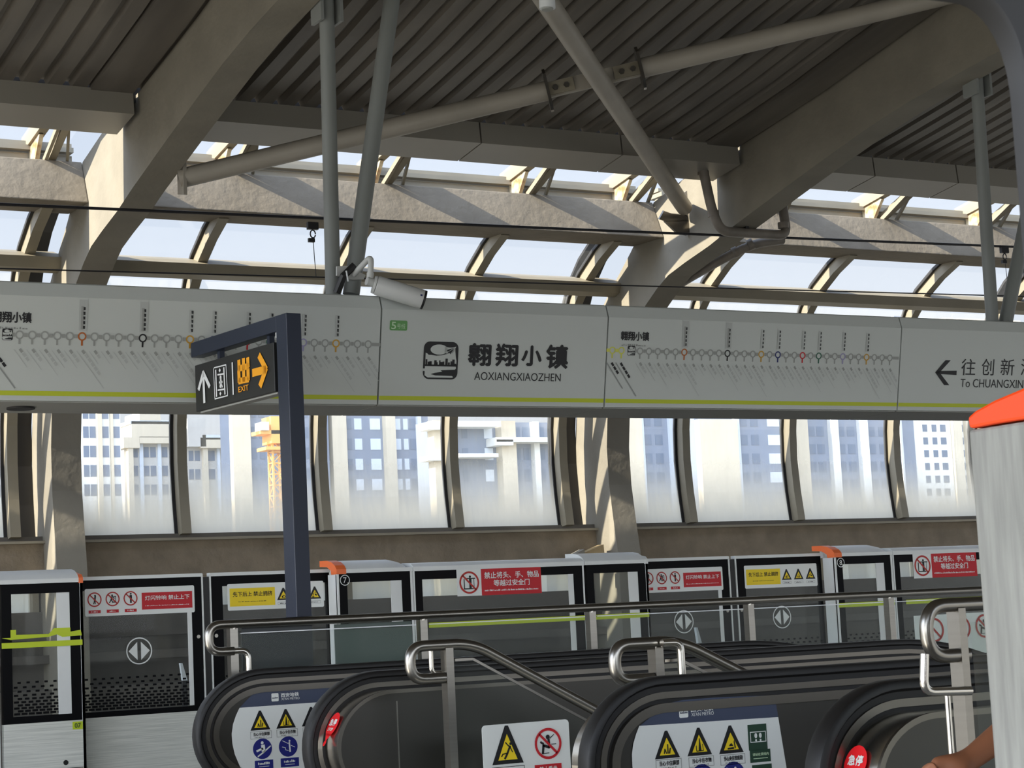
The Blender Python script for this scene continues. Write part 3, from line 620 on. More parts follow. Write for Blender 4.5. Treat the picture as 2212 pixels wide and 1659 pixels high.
# line maps
def line_map(panel, xl, pin0, pinN, vpin, right):
    d = Deco(bp, .003); n = 31
    U = [pin0+(pinN-pin0)*k/(n-1) for k in range(n)]; st = U[1]-U[0]; r = st*.35
    cols = {5: orange_print, 10: black, 14: ochre_print, 16: navy_print, 19: red_print, 21: darkgreen_print, 24: lav_print, 27: ochre_print}
    pins = [(u, cols.get(k, map_grey)) for k, u in enumerate(U)]
    early = [(pin0-st*(2+j)*1.0-st*.05, yl_print) for j in (1, 0)]
    for k, (u, m) in enumerate(early+pins):
        d.rect(yl_print if m is yl_print else map_grey, u-st*.64, vpin-r*.45, u-st*.36, vpin+r*.45)
        d.ring(m, u, vpin, r, r*.34, n=20); d.rect(m, u-r*.22, vpin-r*2.1, u+r*.22, vpin-r*.9)
    d.rect(map_grey, U[-1]+st*.35, vpin-r*.42, U[-1]+st*1.15, vpin+r*.42)
    rr = random.Random(8)
    for k, u in enumerate(U):
        L = rr.choice([.10, .14, .16, .2, .24, .3]); a = math.radians(-52); c_, s_ = math.cos(a), math.sin(a); u1, v1 = u-.02, vpin-r*2.9
        d.stroke(pale_print, [(u1-.012, v1-.012), (u1-.012+c_*L, v1-.012+s_*L)], .004)
        for j in range(int(L*.75/.034)):
            q = .02+.034*j; d.stroke(map_grey if j == 0 else pale_print, [(u1+.014+c_*q, v1+.006+s_*q), (u1+.014+c_*(q+.02), v1+.006+s_*(q+.02))], .017)
        if k in cols:
            h = .15; m = grey_print
            if k in (5, 10): d.rect(pale_print, u-.024, vpin+r*1.3, u+.03, vpin+r*1.3+h+.05)
            d.up(); d.rect(pale_print if k not in (5, 10) else map_grey, u-.012, vpin+r*1.6, u+.008, vpin+r*1.6+h)
            for j in range(5): d.rect(black, u+.002, vpin+r*1.6+h*j/5+.004, u+.016, vpin+r*1.6+h*j/5+.024)
            d.up(-1)
    for j, (u, m) in enumerate(early):
        L = .24+.07*j; a = math.radians(-52); c_, s_ = math.cos(a), math.sin(a); u1, v1 = u-.03, vpin-r*2.8
        d.stroke(grey_print, [(u1-.014, v1-.014), (u1-.014+c_*L, v1-.014+s_*L)], .009)
        for k in range(3+j): q = .03+.036*k; d.stroke(black, [(u1+.012+c_*q, v1+.006+s_*q), (u1+.012+c_*(q+.022), v1+.006+s_*(q+.022))], .018)
    ul = pin0-st*.95; s_ = st*.42; logo_mark(d, ul-s_, vpin-s_*1.1, ul+s_, vpin+s_*1.1)
    d.text(black, '翱翔小镇', ul-.10, vpin+.075, ul+.15, vpin+.145, .02); squiggle(d, grey_print, ul-.09, vpin+.035, ul+.13, vpin+.05, 12)
    d.build(panel, 'line_map')
u0, v0 = bp.uv(42, 725); u1, v1 = bp.uv(795, 742); line_map(panels[0], 0, u0, u1, (v0+v1)/2, False)
u0, v0 = bp.uv(1382, 760.5); u1, v1 = bp.uv(1922, 771); line_map(panels[2], 0, u0, u1, (v0+v1)/2, True)

# ------------------------------------------------------------------ security camera on the fork
cy_ = 12.28
t = empty('security_camera', at(757, 590, cy_), 'white tube security camera on a bent arm at the fork of the hangers', 'camera')
q = [at(728, 575, 12.5), at(748, 574, 12.5), at(790, 594, 12.5), at(786, 603, 12.5), at(762, 604, 12.5), at(728, 595, 12.5)]
MB().prism(q, (0, .02, 0)).build('clamp_plate', cctv_m, t)
MB().tube(arcpath([at(764, 593, 12.45), at(802, 553, cy_), at(800, 592, cy_)], .05), .021, 16).build('arm', cctv_m, t, True)
pA, pB = at(812, 616, cy_), at(916, 648, cy_-.10); ax_ = (pB-pA).normalized()
def disc_ring(path_pts, m, name, smooth=True):
    mb = MB()
    for (p, r), (p2, r2) in zip(path_pts[:-1], path_pts[1:]): pass
    n = 28; a0 = V((0, 0, 1)); sd = a0.cross(ax_).normalized(); ub_ = ax_.cross(sd); vs = []
    for p, r in path_pts: vs += [p+sd*(r*math.cos(2*math.pi*k/n))+ub_*(r*math.sin(2*math.pi*k/n)) for k in range(n)]
    fs = [(i*n+j, i*n+(j+1) % n, (i+1)*n+(j+1) % n, (i+1)*n+j) for i in range(len(path_pts)-1) for j in range(n)]+[tuple(range(n)), tuple(range((len(path_pts)-1)*n, len(path_pts)*n))]
    return mb.add(vs, fs).build(name, m, t, smooth)
disc_ring([(pA, .062), (pA+ax_*.012, .068), (pB-ax_*.02, .068), (pB-ax_*.012, .066)], cctv_m, 'housing')
disc_ring([(pA-ax_*.02, .06), (pA-ax_*.004, .064)], cctv_m, 'rear_cap')
disc_ring([(pB-ax_*.012, .0675), (pB+ax_*.004, .067), (pB+ax_*.006, .055)], rubber, 'front_ring')
MB().tube([at(800, 590, cy_), at(799, 602, cy_), at(806, 616, cy_)], .026, 14).build('knuckle', cctv_m, t, True)
MB().tube([at(792, 607, cy_-.01), at(818, 614, cy_-.01)], .03, 14).build('joint', cctv_m, t, True)
hp_ = at(904, 640, cy_-.11); MB().box(hp_.x-.006, hp_.x+.006, hp_.y-.05, hp_.y-.045, hp_.z-.006, hp_.z+.006).build('indicator', navy_print, t)
MB().tube([at(766, 573, 12.42), at(742, 596, 12.45), at(727, 632, 12.5)], .026, 8).build('cable_wrap', rubber, t)
MB().tube([at(748, 585, 12.42), at(752, 608, 12.42)], .006, 6).build('cable_tie', white, t)

# ------------------------------------------------------------------ exit sign on its post
EY = 11.06; ps = at(618, 675.2, EY); dv = V((math.sin(math.radians(-6.3)), math.cos(math.radians(-6.3)), 0)); nv = V((dv.y, -dv.x, 0))   # dv along the arm (away), nv to the right
t = empty('exit_sign', (ps.x+.05, EY+.05, 0), 'dark blue post with cantilever arm carrying a black exit sign', 'sign')
def quadbox(o, a, b, c_): return [o, o+a, o+a+b, o+b], c_
pw = .102; zt = ps.z
def pbar(o, L, w, z0, z1, name, m, bev=.004):      # box: from point o going L along dv, w along nv
    o = V((o.x, o.y, z0)); mb = MB().prism([o, o+nv*w, o+nv*w+dv*L, o+dv*L], (0, 0, z1-z0)); return mb.build(name, m, t, bevel=bev)
pbar(ps, .135, pw, 0, zt, 'post', navy_steel)
zlo = at(606, 703, EY+.1).z; pend = at(420, 742, EY+1.0)
L_ = 1.42
for k in (.6, .8, 1, 1.2, 1.4, 1.6, 1.8, 2.0):             # arm length that ends at the photographed tip
    p = ps+dv*k; pr_ = (p-EYEV); x_ = CX+FPX*pr_.dot(_R)/pr_.dot(_F)
    if x_ > 421: L_ = k+.1
arm_h = .085
pbar(ps+dv*.13, L_-.13, pw*.9, zt-arm_h-.012, zt, 'arm', navy_steel)
z1 = at(583, 739.5, EY+.2).z; 
def onarm(px):                                             # distance along arm whose pixel column is px, on the sign face
    lo, hi = -.3, 3
    for _ in range(40):
        m_ = (lo+hi)/2; p = ps+dv*m_-EYEV; x_ = CX+FPX*p.dot(_R)/p.dot(_F)
        lo, hi = (m_, hi) if x_ > px else (lo, m_)
    return lo
s0, s1 = onarm(588), onarm(418.5)
zb = at(590, 846, EY+s0).z; zt2 = at(588, 739, EY+s0).z
pbar(ps+dv*s0+nv*.002, s1-s0, .11, zb, zt2, 'sign_box', sign_black)
pbar(ps+dv*s0+nv*.02, s1-s0-.03, .07, zb-.012, zb-.001, 'light_strip', band_under, 0)
for px in (463, 570): k = onarm(px); pbar(ps+dv*k+nv*.035, .035, .035, zt2-.005, zt-arm_h, 'drop_rod', navy_steel, 0)
p = ps+dv*.17+nv*.04; MB().tube([V((p.x, p.y, zt-arm_h-.045)), V((p.x, p.y, zt-arm_h-.01))], .022, 14).build('sensor', white, t, True)
ep = Plane(ps+dv*s1, -dv, (0, 0, 1)); d = Deco(ep, .003)
E_ = lambda x, y: ep.uv(400+x*240/1659, 660+y*240/1659)
def es(m, pts, w): d.stroke(m, [E_(*p_) for p_ in pts], w)
gw = lin((190, 190, 190)); lw_ = .022
es(white, [(292, 1440), (277, 1050)], .03); es(white, [(208, 1250), (275, 1000), (368, 1205)], .03)
es(white, [(440, 930), (615, 885), (640, 1345), (450, 1395), (430, 940)], .008)
es(white, [(462, 968), (475, 1355)], .016); es(white, [(583, 930), (600, 1320)], .016); es(white, [(490, 1035), (580, 1020)], .01); es(white, [(495, 1265), (585, 1250)], .01)
for q_ in ((522, 968), (532, 1315)): d.disc(white, *E_(*q_), .014, n=4)
d.disc(white, *E_(535, 1075), .013); es(white, [(537, 1100), (540, 1150), (530, 1215)], .022); es(white, [(515, 1150), (560, 1140)], .014); es(white, [(540, 1150), (560, 1215)], .014)
es(white, [(708, 855), (724, 1325)], .016)
es(exit_orange, [(808, 830), (812, 940), (945, 905), (940, 795)], .04); es(exit_orange, [(876, 805), (882, 1120)], .04); es(exit_orange, [(808, 985), (812, 1130), (948, 1100), (944, 960)], .04)
d.text(exit_orange, 'EXIT', *E_(803, 1300), E_(955, 1290)[0], E_(955, 1175)[1], .01)
es(exit_orange, [(1020, 1005), (1205, 955)], .05); es(exit_orange, [(1112, 755), (1212, 945), (1128, 1190)], .045)
d.build(t, 'symbols')

# ------------------------------------------------------------------ far platform screen doors
YF, YL = 14.26, 14.47
def zz(v): return v+E0
def fret(mb, x0, x1, z0, z1, y):
    """rows of small dashes printed on the foot of a pane, thinning out upwards"""
    rows = 10; dx = .052; k = 0
    z = z0
    for r_ in range(rows):
        f = r_/(rows-1); h = .016-.002*f; gap = .0045+.018*f**2; wd = .043-.018*f
        x = x0+(dx/2 if r_ % 2 else 0)
        while x+wd < x1: mb.add([(x, y, z), (x+wd, y, z), (x+wd, y, z+h), (x, y, z+h)], [(0, 1, 2, 3)]); x += dx*(1 if f < .6 else 1.25)
        z += h+gap
def glazed(t, x0, x1, y, ztop, zbot, gx0, gx1, gz1, gz0, depth=.05, whiteR=0, fretz=True, skirt=True):
    """black bordered pane with a ribbed white skirt below"""
    mb = MB(); mb.box(x0, x1, y, y+depth, gz1, ztop); mb.box(x0, x1, y, y+depth, zbot, gz0); mb.box(x0, gx0, y, y+depth, gz0, gz1); mb.box(gx1, x1, y, y+depth, gz0, gz1)
    mb.build('black_border', psd_black, t)
    g = MB().box(gx0, gx1, y+.012, y+.022, gz0, gz1).build('glass_pane', psd_glass, t)
    if fretz:
        f = MB(); fret(f, gx0+.01, gx1-.005, gz0+.01, gz0+.2, y+.010); f.build('frit_dashes', psd_black, g)
    if whiteR: MB().box(gx1-whiteR, gx1, y+.004, y+.011, gz0, gz1).build('inner_jamb', psd_white, t)
    if skirt: MB().box(x0, x1, y-.004, y+depth, .0, zbot).build('skirt', psd_ribbed, t)
def leaf(x0, x1, label, handed, sticker, arrow_px, npx):
    t = empty('sliding_door', ((x0+x1)/2, YL+.03, 0), label, 'door', 'platform door leaves')
    MB().box(x0, x1, YL-.006, YL+.06, zz(.472), zz(.498)).build('top_rail', psd_white, t)
    gx0, gx1 = (x0+.03, x1-.085) if handed < 0 else (x0+.10, x1-.02)
    glazed(t, x0, x1, YL, zz(.472), zz(-.535), gx0, gx1, zz(.395), zz(-.495), whiteR=0, fretz=True)
    e_ = x1 if handed < 0 else x0
    MB().box(e_-.006 if handed < 0 else e_-.004, e_+.004 if handed < 0 else e_+.006, YL-.012, YL+.05, 0, zz(.495)).build('edge_trim', psd_white, t)
    if handed < 0: MB().box(gx1-.035, gx1-.002, YL+.002, YL+.011, zz(-.49), zz(.39)).build('light_edge', psd_white, t)
    MB().tube([(x1-.04 if handed < 0 else x0+.04, YL-.004, zz(.02)), (x1-.04 if handed < 0 else x0+.04, YL+.01, zz(.02))], .014, 16).build('lock_barrel', steel, t)
    pl = Plane((0, YL-.001, 0), (1, 0, 0), (0, 0, 1))
    # double arrow roundel
    d = Deco(pl, .003); u, v = pl.uv(*arrow_px); R_ = .1; d.ring(sticker_white, u, v, R_, .009, n=44)
    d.poly(sticker_white, [(u-.082, v), (u-.014, v-.067), (u-.014, v+.067)]); d.poly(sticker_white, [(u+.082, v), (u+.014, v+.067), (u+.014, v-.067)]); d.build(t, 'arrow_roundel')
    # notice strip
    d = Deco(pl, .004); a1 = at(npx, 1240, YL).x; a0 = a1-(.85 if handed < 0 else .80)
    b0, b1 = zz(.205), zz(.408); d.rect(sticker_white, a0, b0, a1, b1, .012); d.up(); W_ = a1-a0
    if sticker == 'red':
        for k in range(3):
            u = a0+.072+.138*k; prohibit(d, u, b1-.08, .054, k); d.rect(red_print, u-.046, b0+.022, u+.046, b0+.045); d.up(); squiggle(d, sticker_white, u-.025, b0+.029, u+.025, b0+.039, 5); d.up(-1)
        r0, r1 = a0+.435, a1-.018; d.rect(red_print, r0, b0+.035, r1, b1-.042); d.up(); d.text(sticker_white, '灯闪铃响 禁止上下', r0+.025, b1-.1, r1-.022, b1-.065, .01); squiggle(d, sticker_white, r0+.028, b0+.06, r1-.025, b0+.066, 30)
    else:
        r0, r1 = a0+.018, a0+.39; d.rect(yellow, r0, b0+.03, r1, b1-.035); d.up(); d.text(black, '先下后上 禁止拥挤', r0+.025, b1-.1, r1-.022, b1-.062, .01); squiggle(d, black, r0+.07, b0+.062, r1-.07, b0+.068, 18); d.up(-1)
        for k in range(3):
            u = r1+.07+.132*k; warn_tri(d, u, b0+.065, .108, 3+k); d.frame(map_grey, u-.048, b0+.03, u+.048, b0+.05, .002); squiggle(d, black, u-.03, b0+.036, u+.03, b0+.045, 6)
    d.build(t, 'notice_strip'); return t
XL7 = (4.314, 5.305, 5.368, 6.36); XL8 = (9.29, 10.185, 10.255, 11.20)
leaf(XL7[0], XL7[1], 'glazed platform door leaf with red notice, left pair, next to the left motor box', -1, 'red', (300.5, 1406), 418)
leaf(XL7[2], XL7[3], 'glazed platform door leaf with yellow notice behind the exit sign post', 1, 'yellow', (595, 1380), 697)
leaf(XL8[0], XL8[1], 'glazed platform door leaf with red notice, right pair, beside the middle motor box', -1, 'red', (1477, 1343), 1560)
leaf(XL8[2], XL8[3], 'glazed platform door leaf with yellow notice, touching the motor box marked 8', 1, 'yellow', (1689, 1333), 1764)
for a, b in ((XL7[1], XL7[2]), (XL8[1], XL8[2])): tag(MB().box(a+.006, b-.006, YL, YL+.05, 0, zz(.47)).build('door_seal', rubber), 'black rubber seal between the two leaves of the '+('left' if a < 7 else 'right')+' door pair', 'seal', 'seals between door leaves')

def capsec(yo=0): return [(YF-.012, .455), (YF-.012, .485), (YF+.02, .515), (YF+.08, .542), (YF+.17, .558), (YF+.30, .562), (YF+.30, .455)]
def motor_box(x0, x1, label, num, door_left, tapeband, pane=True, tag07=False):
    t = empty('door_motor_box', ((x0+x1)/2, YF+.15, 0), label, 'door motor box', 'platform door motor boxes')
    c0, c1 = (x0+.075, x1) if door_left else (x0, x1-.03)
    # cap that rolls down at the end away from the door
    rows = []
    n = 8
    for i in range(n+1):
        f = i/n
        if door_left: xx = c0+(c1-c0)*f; k = 0 if f < .72 else (f-.72)/.28
        else: xx = c1+(c0-c1)*f; k = 0
        if not door_left: k = max(0, (f-.0)*0)
        dz = .055*k*k
        rows.append([(xx, y, zz(z-(dz if z > .49 else 0))) for y, z in capsec()])
    mb = MB(); m_ = len(rows[0]); vs = [p_ for r_ in rows for p_ in r_]
    mb.add(vs, [(i*m_+j, i*m_+(j+1) % m_, (i+1)*m_+(j+1) % m_, (i+1)*m_+j) for i in range(n) for j in range(m_)]+[tuple(range(m_)), tuple(range(n*m_, n*m_+m_))])
    mb.build('cap', psd_white, t, True)
    if door_left:
        MB().xprism(up([(YF-.014, .448), (YF-.014, .487), (YF+.02, .518), (YF+.08, .545), (YF+.17, .562), (YF+.31, .566), (YF+.31, .52), (YF+.17, .512), (YF+.1, .48), (YF+.09, .448)]), x0-.004, x0+.078).build('end_cap', orange_cap, t)
        MB().box(x0, x0+.012, YF, YF+.17, 0, zz(.45)).build('end_panel', psd_white, t, bevel=.004)
        MB().box(x0, x0+.018, YF-.004, YF+.02, 0, zz(.45)).build('corner_trim', psd_white, t)
    else:
        MB().xprism(up([(YF-.014, .448), (YF-.014, .487), (YF+.02, .512), (YF+.2, .54), (YF+.2, .448)]), x1-.03, x1+.002).build('end_cap', orange_cap if num == 'L' else psd_white, t)
        MB().box(x1-.022, x1, YF-.004, YF+.2, 0, zz(.45)).build('end_panel', psd_white, t)
    bx0, bx1 = (x0+.018, x1-.02) if door_left else (x0+.02, x1-.022)
    gx0, gx1 = bx0+.07, bx1-.075
    glazed(t, bx0, bx1, YF, zz(.455), zz(-.535), gx0, gx1, zz(.385), zz(-.485), whiteR=.095, depth=.05)
    MB().box(x1-.02, x1, YF-.004, YF+.05, 0, zz(.455)).build('edge_trim', psd_white, t)
    pl = Plane((0, YF-.001, 0), (1, 0, 0), (0, 0, 1))
    if num in ('7', '8'):
        d = Deco(pl, .004); u, v = bx0+.05, zz(.40); d.ring(sticker_white, u, v, .042, .006, n=32); d.text(sticker_white, num, u-.014, v-.022, u+.014, v+.022, .0); d.build(t, 'number_roundel')
    if tapeband:
        d = Deco(pl, .004); z0_, z1_ = zz(tapeband[0]), zz(tapeband[1]); d.rect(tape, bx0-.005, z0_, bx1+.012, z1_)
        if tapeband[2]: d.poly(tape, [(bx0-.005, z1_+.035), (bx0+.06, z1_+.035), (bx0+.06, z1_+.09), (bx0+.1, z1_+.09), (bx0+.1, z1_+.055), (gx1-.16, z1_+.05), (gx1-.12, z1_+.09), (gx1, z1_+.09), (gx1, z1_+.06), (bx1, z1_+.07), (bx1+.01, z1_+.03), (gx1-.06, z1_+.025), (gx1-.1, z1_+.045), (gx1-.16, z1_+.03), (bx0+.06, z1_+.02)])
        d.build(t, 'reflective_tape')
    if tag07:
        d = Deco(pl, .005); u, v = bx1-.075, zz(-.60); d.rect(tape, u, v, u+.075, v+.055); d.up(); d.text(sign_green, '07', u+.015, v+.01, u+.06, v+.045, .01); d.build(t, 'number_tag')
        MB().tube([(bx1-.13, YF-.008, zz(-.83)), (bx1-.13, YF+.01, zz(-.83))], .018, 16).build('plug', rubber, t)
        MB().box(bx0, bx1, YF-.006, YF-.003, zz(-.875), zz(-.869)).build('groove', frame_dark, t)
    return t
motor_box(3.70, 4.312, 'white door motor box with torn yellow-green tape and tag 07 at the left edge', 'L', False, (.0, .04, True), tag07=True)
motor_box(6.33, 6.985, 'white door motor box marked 7 with an orange end cap', '7', True, None)
motor_box(8.575, 9.20, 'white unnumbered door motor box in the middle, before the right rib foot', 'M', False, (.0, .04, False))
motor_box(11.19, 11.85, 'white door motor box marked 8 with an orange end cap', '8', True, (.0, .04, False))
def fixed_panel(x0, x1, label, spx, tapeband=True):
    t = empty('fixed_screen', ((x0+x1)/2, YF+.05, 0), label, 'screen', 'fixed screens between the doors')
    MB().xprism(up([(YF-.012, .452), (YF-.012, .487), (YF+.03, .512), (YF+.2, .525), (YF+.2, .452)]), x0, x1).build('top_rail', psd_white, t)
    MB().box(x0, x0+.014, YF-.004, YF+.05, 0, zz(.452)).build('edge_trim', psd_white, t); MB().box(x1-.014, x1, YF-.004, YF+.05, 0, zz(.452)).build('edge_trim', psd_white, t)
    glazed(t, x0+.014, x1-.014, YF, zz(.452), zz(-.535), x0+.08, x1-.10, zz(.385), zz(-.485), whiteR=.05)
    pl = Plane((0, YF-.001, 0), (1, 0, 0), (0, 0, 1)); d = Deco(pl, .005)
    u0, v1 = pl.uv(spx[0], spx[1]); u1, v0 = pl.uv(spx[2], spx[3]); um = u0+(u1-u0)*.285; H_ = v1-v0
    d.rect(sticker_white, u0, v0, um, v1); d.rect(red_print, um, v0, u1, v1); prohibit(d, (u0+um)/2, (v0+v1)/2, H_*.42, 3)
    d.up(); W_ = u1-um; d.text(sticker_white, '禁止将头、手、物品', um+W_*.05, v0+H_*.62, u1-W_*.04, v0+H_*.87, .012); d.text(sticker_white, '等越过安全门', um+W_*.2, v0+H_*.33, u1-W_*.2, v0+H_*.57, .012)
    squiggle(d, sticker_white, um+W_*.05, v0+H_*.15, u1-W_*.05, v0+H_*.22, 44); d.build(t, 'notice_board')
    if tapeband: d = Deco(pl, .004); d.rect(tape, x0+.12, zz(.0), x1-.01, zz(.04)); d.build(t, 'reflective_tape')
fixed_panel(6.99, 8.57, 'fixed glass screen with the red head and hands notice in the middle of the picture', (985, 1230.5, 1170, 1281))
fixed_panel(11.856, 13.40, 'fixed glass screen with the red head and hands notice at the far right', (1970, 1196, 2111, 1244))
motor_box(13.41, 14.05, 'white door motor box hidden behind the near scuffed panel', 'M', False, None)
XL6 = (2.1, 3.69)
fixed_panel(2.1, 3.695, 'fixed glass screen beyond the left edge', (-500, 1290, -320, 1350), False)

# ------------------------------------------------------------------ glass railings
RY = 10.95
def flat_post(mb, x, y, z0, z1): mb.box(x-.027, x+.027, y-.006, y+.006, z0, z1)
t = empty('glass_railing', (8, RY, 0), 'long glass railing with a steel tube rail in front of the platform doors', 'railing')
zr = at(915, 1320, RY).z-.026
lx = at(442, 1380, RY).x+.026
e1 = at(475, 1408, RY); e2 = at(527, 1411, RY)
MB().tube(arcpath([(13.0, RY, zr), (lx, RY, zr), (lx, RY, e1.z), (at(505, 1411, RY).x, RY, e1.z)], .105, 10), .026, 18).build('handrail', steel, t, True)
MB().tube(arcpath([(at(500, 1411, RY).x, RY, e1.z), (at(536, 1411, RY).x, RY, e1.z), (at(536, 1411, RY).x, RY, 0.0)], .05, 8), .019, 16).build('end_leg', polished, t, True)
for px, py in ((505, 1345), (915, 1320), (1280, 1303), (1622, 1288), (1925, 1275), (2190, 1262)):
    x = at(px, py+40, RY).x; m_ = MB(); m_.box(x-.024, x+.024, RY-.008, RY+.05, 0, zr-.015); m_.build('post', steel, t)
pxs = [at(p_, 1350, RY).x for p_ in (505, 915, 1280, 1622, 1925, 2190)]
for a, b in zip(pxs[:-1], pxs[1:]):
    MB().box(a+.045, b-.045, RY+.012, RY+.024, .1, zr-.055).build('glass_pane', rail_glass, t)
    MB().box(a+.045, b-.045, RY+.011, RY+.025, zr-.058, zr-.052).build('glass_edge', white, t)
for p_ in pxs: MB().tube([(p_, RY, zr-.03), (p_, RY, zr)], .015, 10).build('saddle', steel, t)
def rboard(x0, x1, y0, y1, m, lab, cat='board', Yb=RY+.056):
    a, b = at(x0, y1, Yb), at(x1, y0, Yb); o = MB().box(a.x, b.x, Yb, Yb+.012, a.z-.45, b.z).build('panel_board', m); tag(o, lab, cat); return o
rboard(525, 674, 1341, 1445, board_dark, 'dark blue-grey board behind the glass railing at the foot of the exit sign post')
rboard(726, 889, 1341, 1432, board_grey, 'grey-green board behind the glass railing under the motor box marked 7')
o = empty('prohibition_board', at(2048, 1400, RY+.03), 'white board with red prohibition rings behind the curled rail end at the right', 'sign')
a, b = at(1982, 1420, RY+.06), at(2170, 1320, RY+.06); MB().box(a.x, b.x, RY+.06, RY+.07, a.z, b.z).build('board', sticker_white, o)
pl = Plane((0, RY+.059, 0), (1, 0, 0), (0, 0, 1)); d = Deco(pl, .003)
for px, py in ((2018, 1361), (2076, 1357), (2126, 1352)): u, v = pl.uv(px, py); prohibit(d, u, v, .085, 4, brown_red, fig=(px > 2030))
d.build(o, 'pictograms')

def stair_rail(Y, pts, post_px, label, slope_end):
    """curled steel rail: flat head, then down along the stair; pts = loop corners in the photo"""
    t = empty('stair_rail', at(post_px, 1500, Y)*1, label, 'railing', 'curled stair rails'); t.location.z = 0; WOFF[t.name] = V(t.location)
    L_, top, bot, knee = pts
    xl = at(*L_, Y).x; zt_ = at(*top, Y).z-.026; zb_ = at(*bot, Y).z+.026; kx = at(*knee, Y).x; px_ = at(post_px, 1420, Y).x
    se = at(*slope_end, Y); dr = V((se.x-kx, 0, se.z-.02-zt_)).normalized(); far = V((kx, Y, zt_))+dr*3.2
    MB().tube(arcpath([far, (kx, Y, zt_), (xl+.026, Y, zt_), (xl+.026, Y, zb_), (px_-.02, Y, zb_)], .10, 10), .0265, 18).build('handrail', steel, t, True)
    MB().box(px_-.018, px_+.022, Y-.025, Y+.035, -.2, zt_-.015).build('post', steel, t)
    g = MB().prism([(px_+.04, Y+.004, -.3), (px_+.04, Y+.004, zt_-.07), (kx, Y+.004, zt_-.07), tuple(V((kx, Y+.004, zt_-.07))+dr*2.8), tuple(V((kx, Y+.004, -1.2))+dr*2.8)], (0, .012, 0)); g.build('glass_pane', rail_glass, t)
    MB().bar(V((px_+.04, Y, zt_-.075)), V((kx, Y, zt_-.075)), .008, .012).bar(V((kx, Y, zt_-.075)), V((kx, Y, zt_-.075))+dr*2.8, .008, .012).build('glass_edge', steel, t)
    return t, px_, xl, zt_, zb_
t, px_, xl, zt_, zb_ = stair_rail(8.55, ((875, 1430), (940, 1382), (930, 1478), (1019, 1380)), 966, 'curled steel stair rail with slanting tube, left one, above the falling hazard board', (1290, 1528))
c = at(930, 1400, 8.6); c2 = at(935, 1455, 8.6)
MB().tube(arcpath([(c.x, 8.6, zt_-.01), (c.x, 8.6, c2.z), (px_, 8.6, c2.z)], .03, 6), .012, 12).build('guard_tube', polished, t, True)
t, px_, xl, zt_, zb_ = stair_rail(6.95, ((1316, 1430), (1400, 1376), (1365, 1484), (1466, 1373)), 1417, 'curled steel stair rail with slanting tube, right one, behind the near escalator', (1612, 1450))
c = at(1470, 1400, 6.9)
MB().tube(arcpath([(px_, 6.9, at(1420, 1390, 6.9).z), (c.x, 6.9, at(1420, 1390, 6.9).z), (c.x, 6.9, at(1470, 1485, 6.9).z-.4)], .04, 6), .017, 12).build('guard_tube', polished, t, True)
NY = 4.25
t = empty('stair_rail', (at(2080, 1500, NY).x, NY, 0), 'curled steel rail end with a bent guard tube, nearest, beside the scuffed white panel', 'railing', 'curled stair rails')
zt_ = at(2085, 1284, NY).z-.027; zb_ = at(2060, 1432, NY).z+.02; xl = at(1987, 1350, NY).x+.022; px_ = at(2073, 1400, NY).x
MB().tube(arcpath([(6.0, NY, zt_), (xl, NY, zt_), (xl, NY, zb_), (at(2090, 1420, NY).x, NY, zb_)], .078, 10), .0195, 18).build('handrail', steel, t, True)
MB().box(px_-.012, px_+.014, NY-.02, NY+.03, 0, zt_-.01).build('post', steel, t)
MB().tube(arcpath([(at(1998, 1420, NY-.03).x, NY-.03, at(1998, 1412, NY).z), (at(1992, 1450, NY-.03).x, NY-.03, at(1995, 1495, NY-.03).z), (px_, NY-.03, at(2060, 1495, NY-.03).z)], .035, 8), .0125, 14).build('guard_tube', polished, t, True)
MB().tube([(at(2046, 1500, NY-.02).x, NY-.02, at(2046, 1497, NY-.02).z), (at(2046, 1500, NY-.02).x, NY-.02, .1)], .0085, 10).build('guard_leg', polished, t, True)
x_ = at(2100, 1300, NY).x; MB().box(x_, 5.9, NY+.004, NY+.014, .1, zt_-.05).build('glass_pane', rail_glass, t)
for x_ in (4.9, 5.9): MB().box(x_-.018, x_+.018, NY-.01, NY+.03, 0, zt_-.01).build('post', steel, t)

# hazard board on the stair glass
o = empty('hazard_board', at(1135, 1650, 8.5), 'white board with a falling hazard triangle and a prohibition ring, on the stair glass', 'sign')
pl = Plane((0, 8.53, 0), (1, 0, 0), (0, 0, 1)); u0, v1 = pl.uv(1041, 1567); u1, v1b = pl.uv(1228, 1554); v1 = (v1+v1b)/2
q = []; r = .02
for cx, cy, a in ((u1-r, v1-.55+r, -90), (u1-r, v1-r, 0), (u0+r, v1-r, 90), (u0+r, v1-.55+r, 180)): q += [(cx+r*math.cos(math.radians(a+k*18)), 8.53, cy+r*math.sin(math.radians(a+k*18))) for k in range(6)]
MB().prism(q, (0, .006, 0)).build('board', sticker_white, o)
d = Deco(pl, .003); ua, va = pl.uv(1097, 1650); warn_tri(d, ua, va, .172, 0, .182); ub, vb = pl.uv(1183, 1606); prohibit(d, ub, vb, .075, 5, red_print)
d.frame(black, ua-.09, va-.065, ua+.09, va-.012, .003); d.rect(red_print, ub-.08, vb-.15, ub+.07, vb-.098); d.up(); d.text(sticker_white, '禁止乘坐', ub-.055, vb-.135, ub+.045, vb-.108, .01); d.text(black, '当心跌落', ua-.06, va-.052, ua+.06, va-.025, .01); d.build(o, 'pictograms')

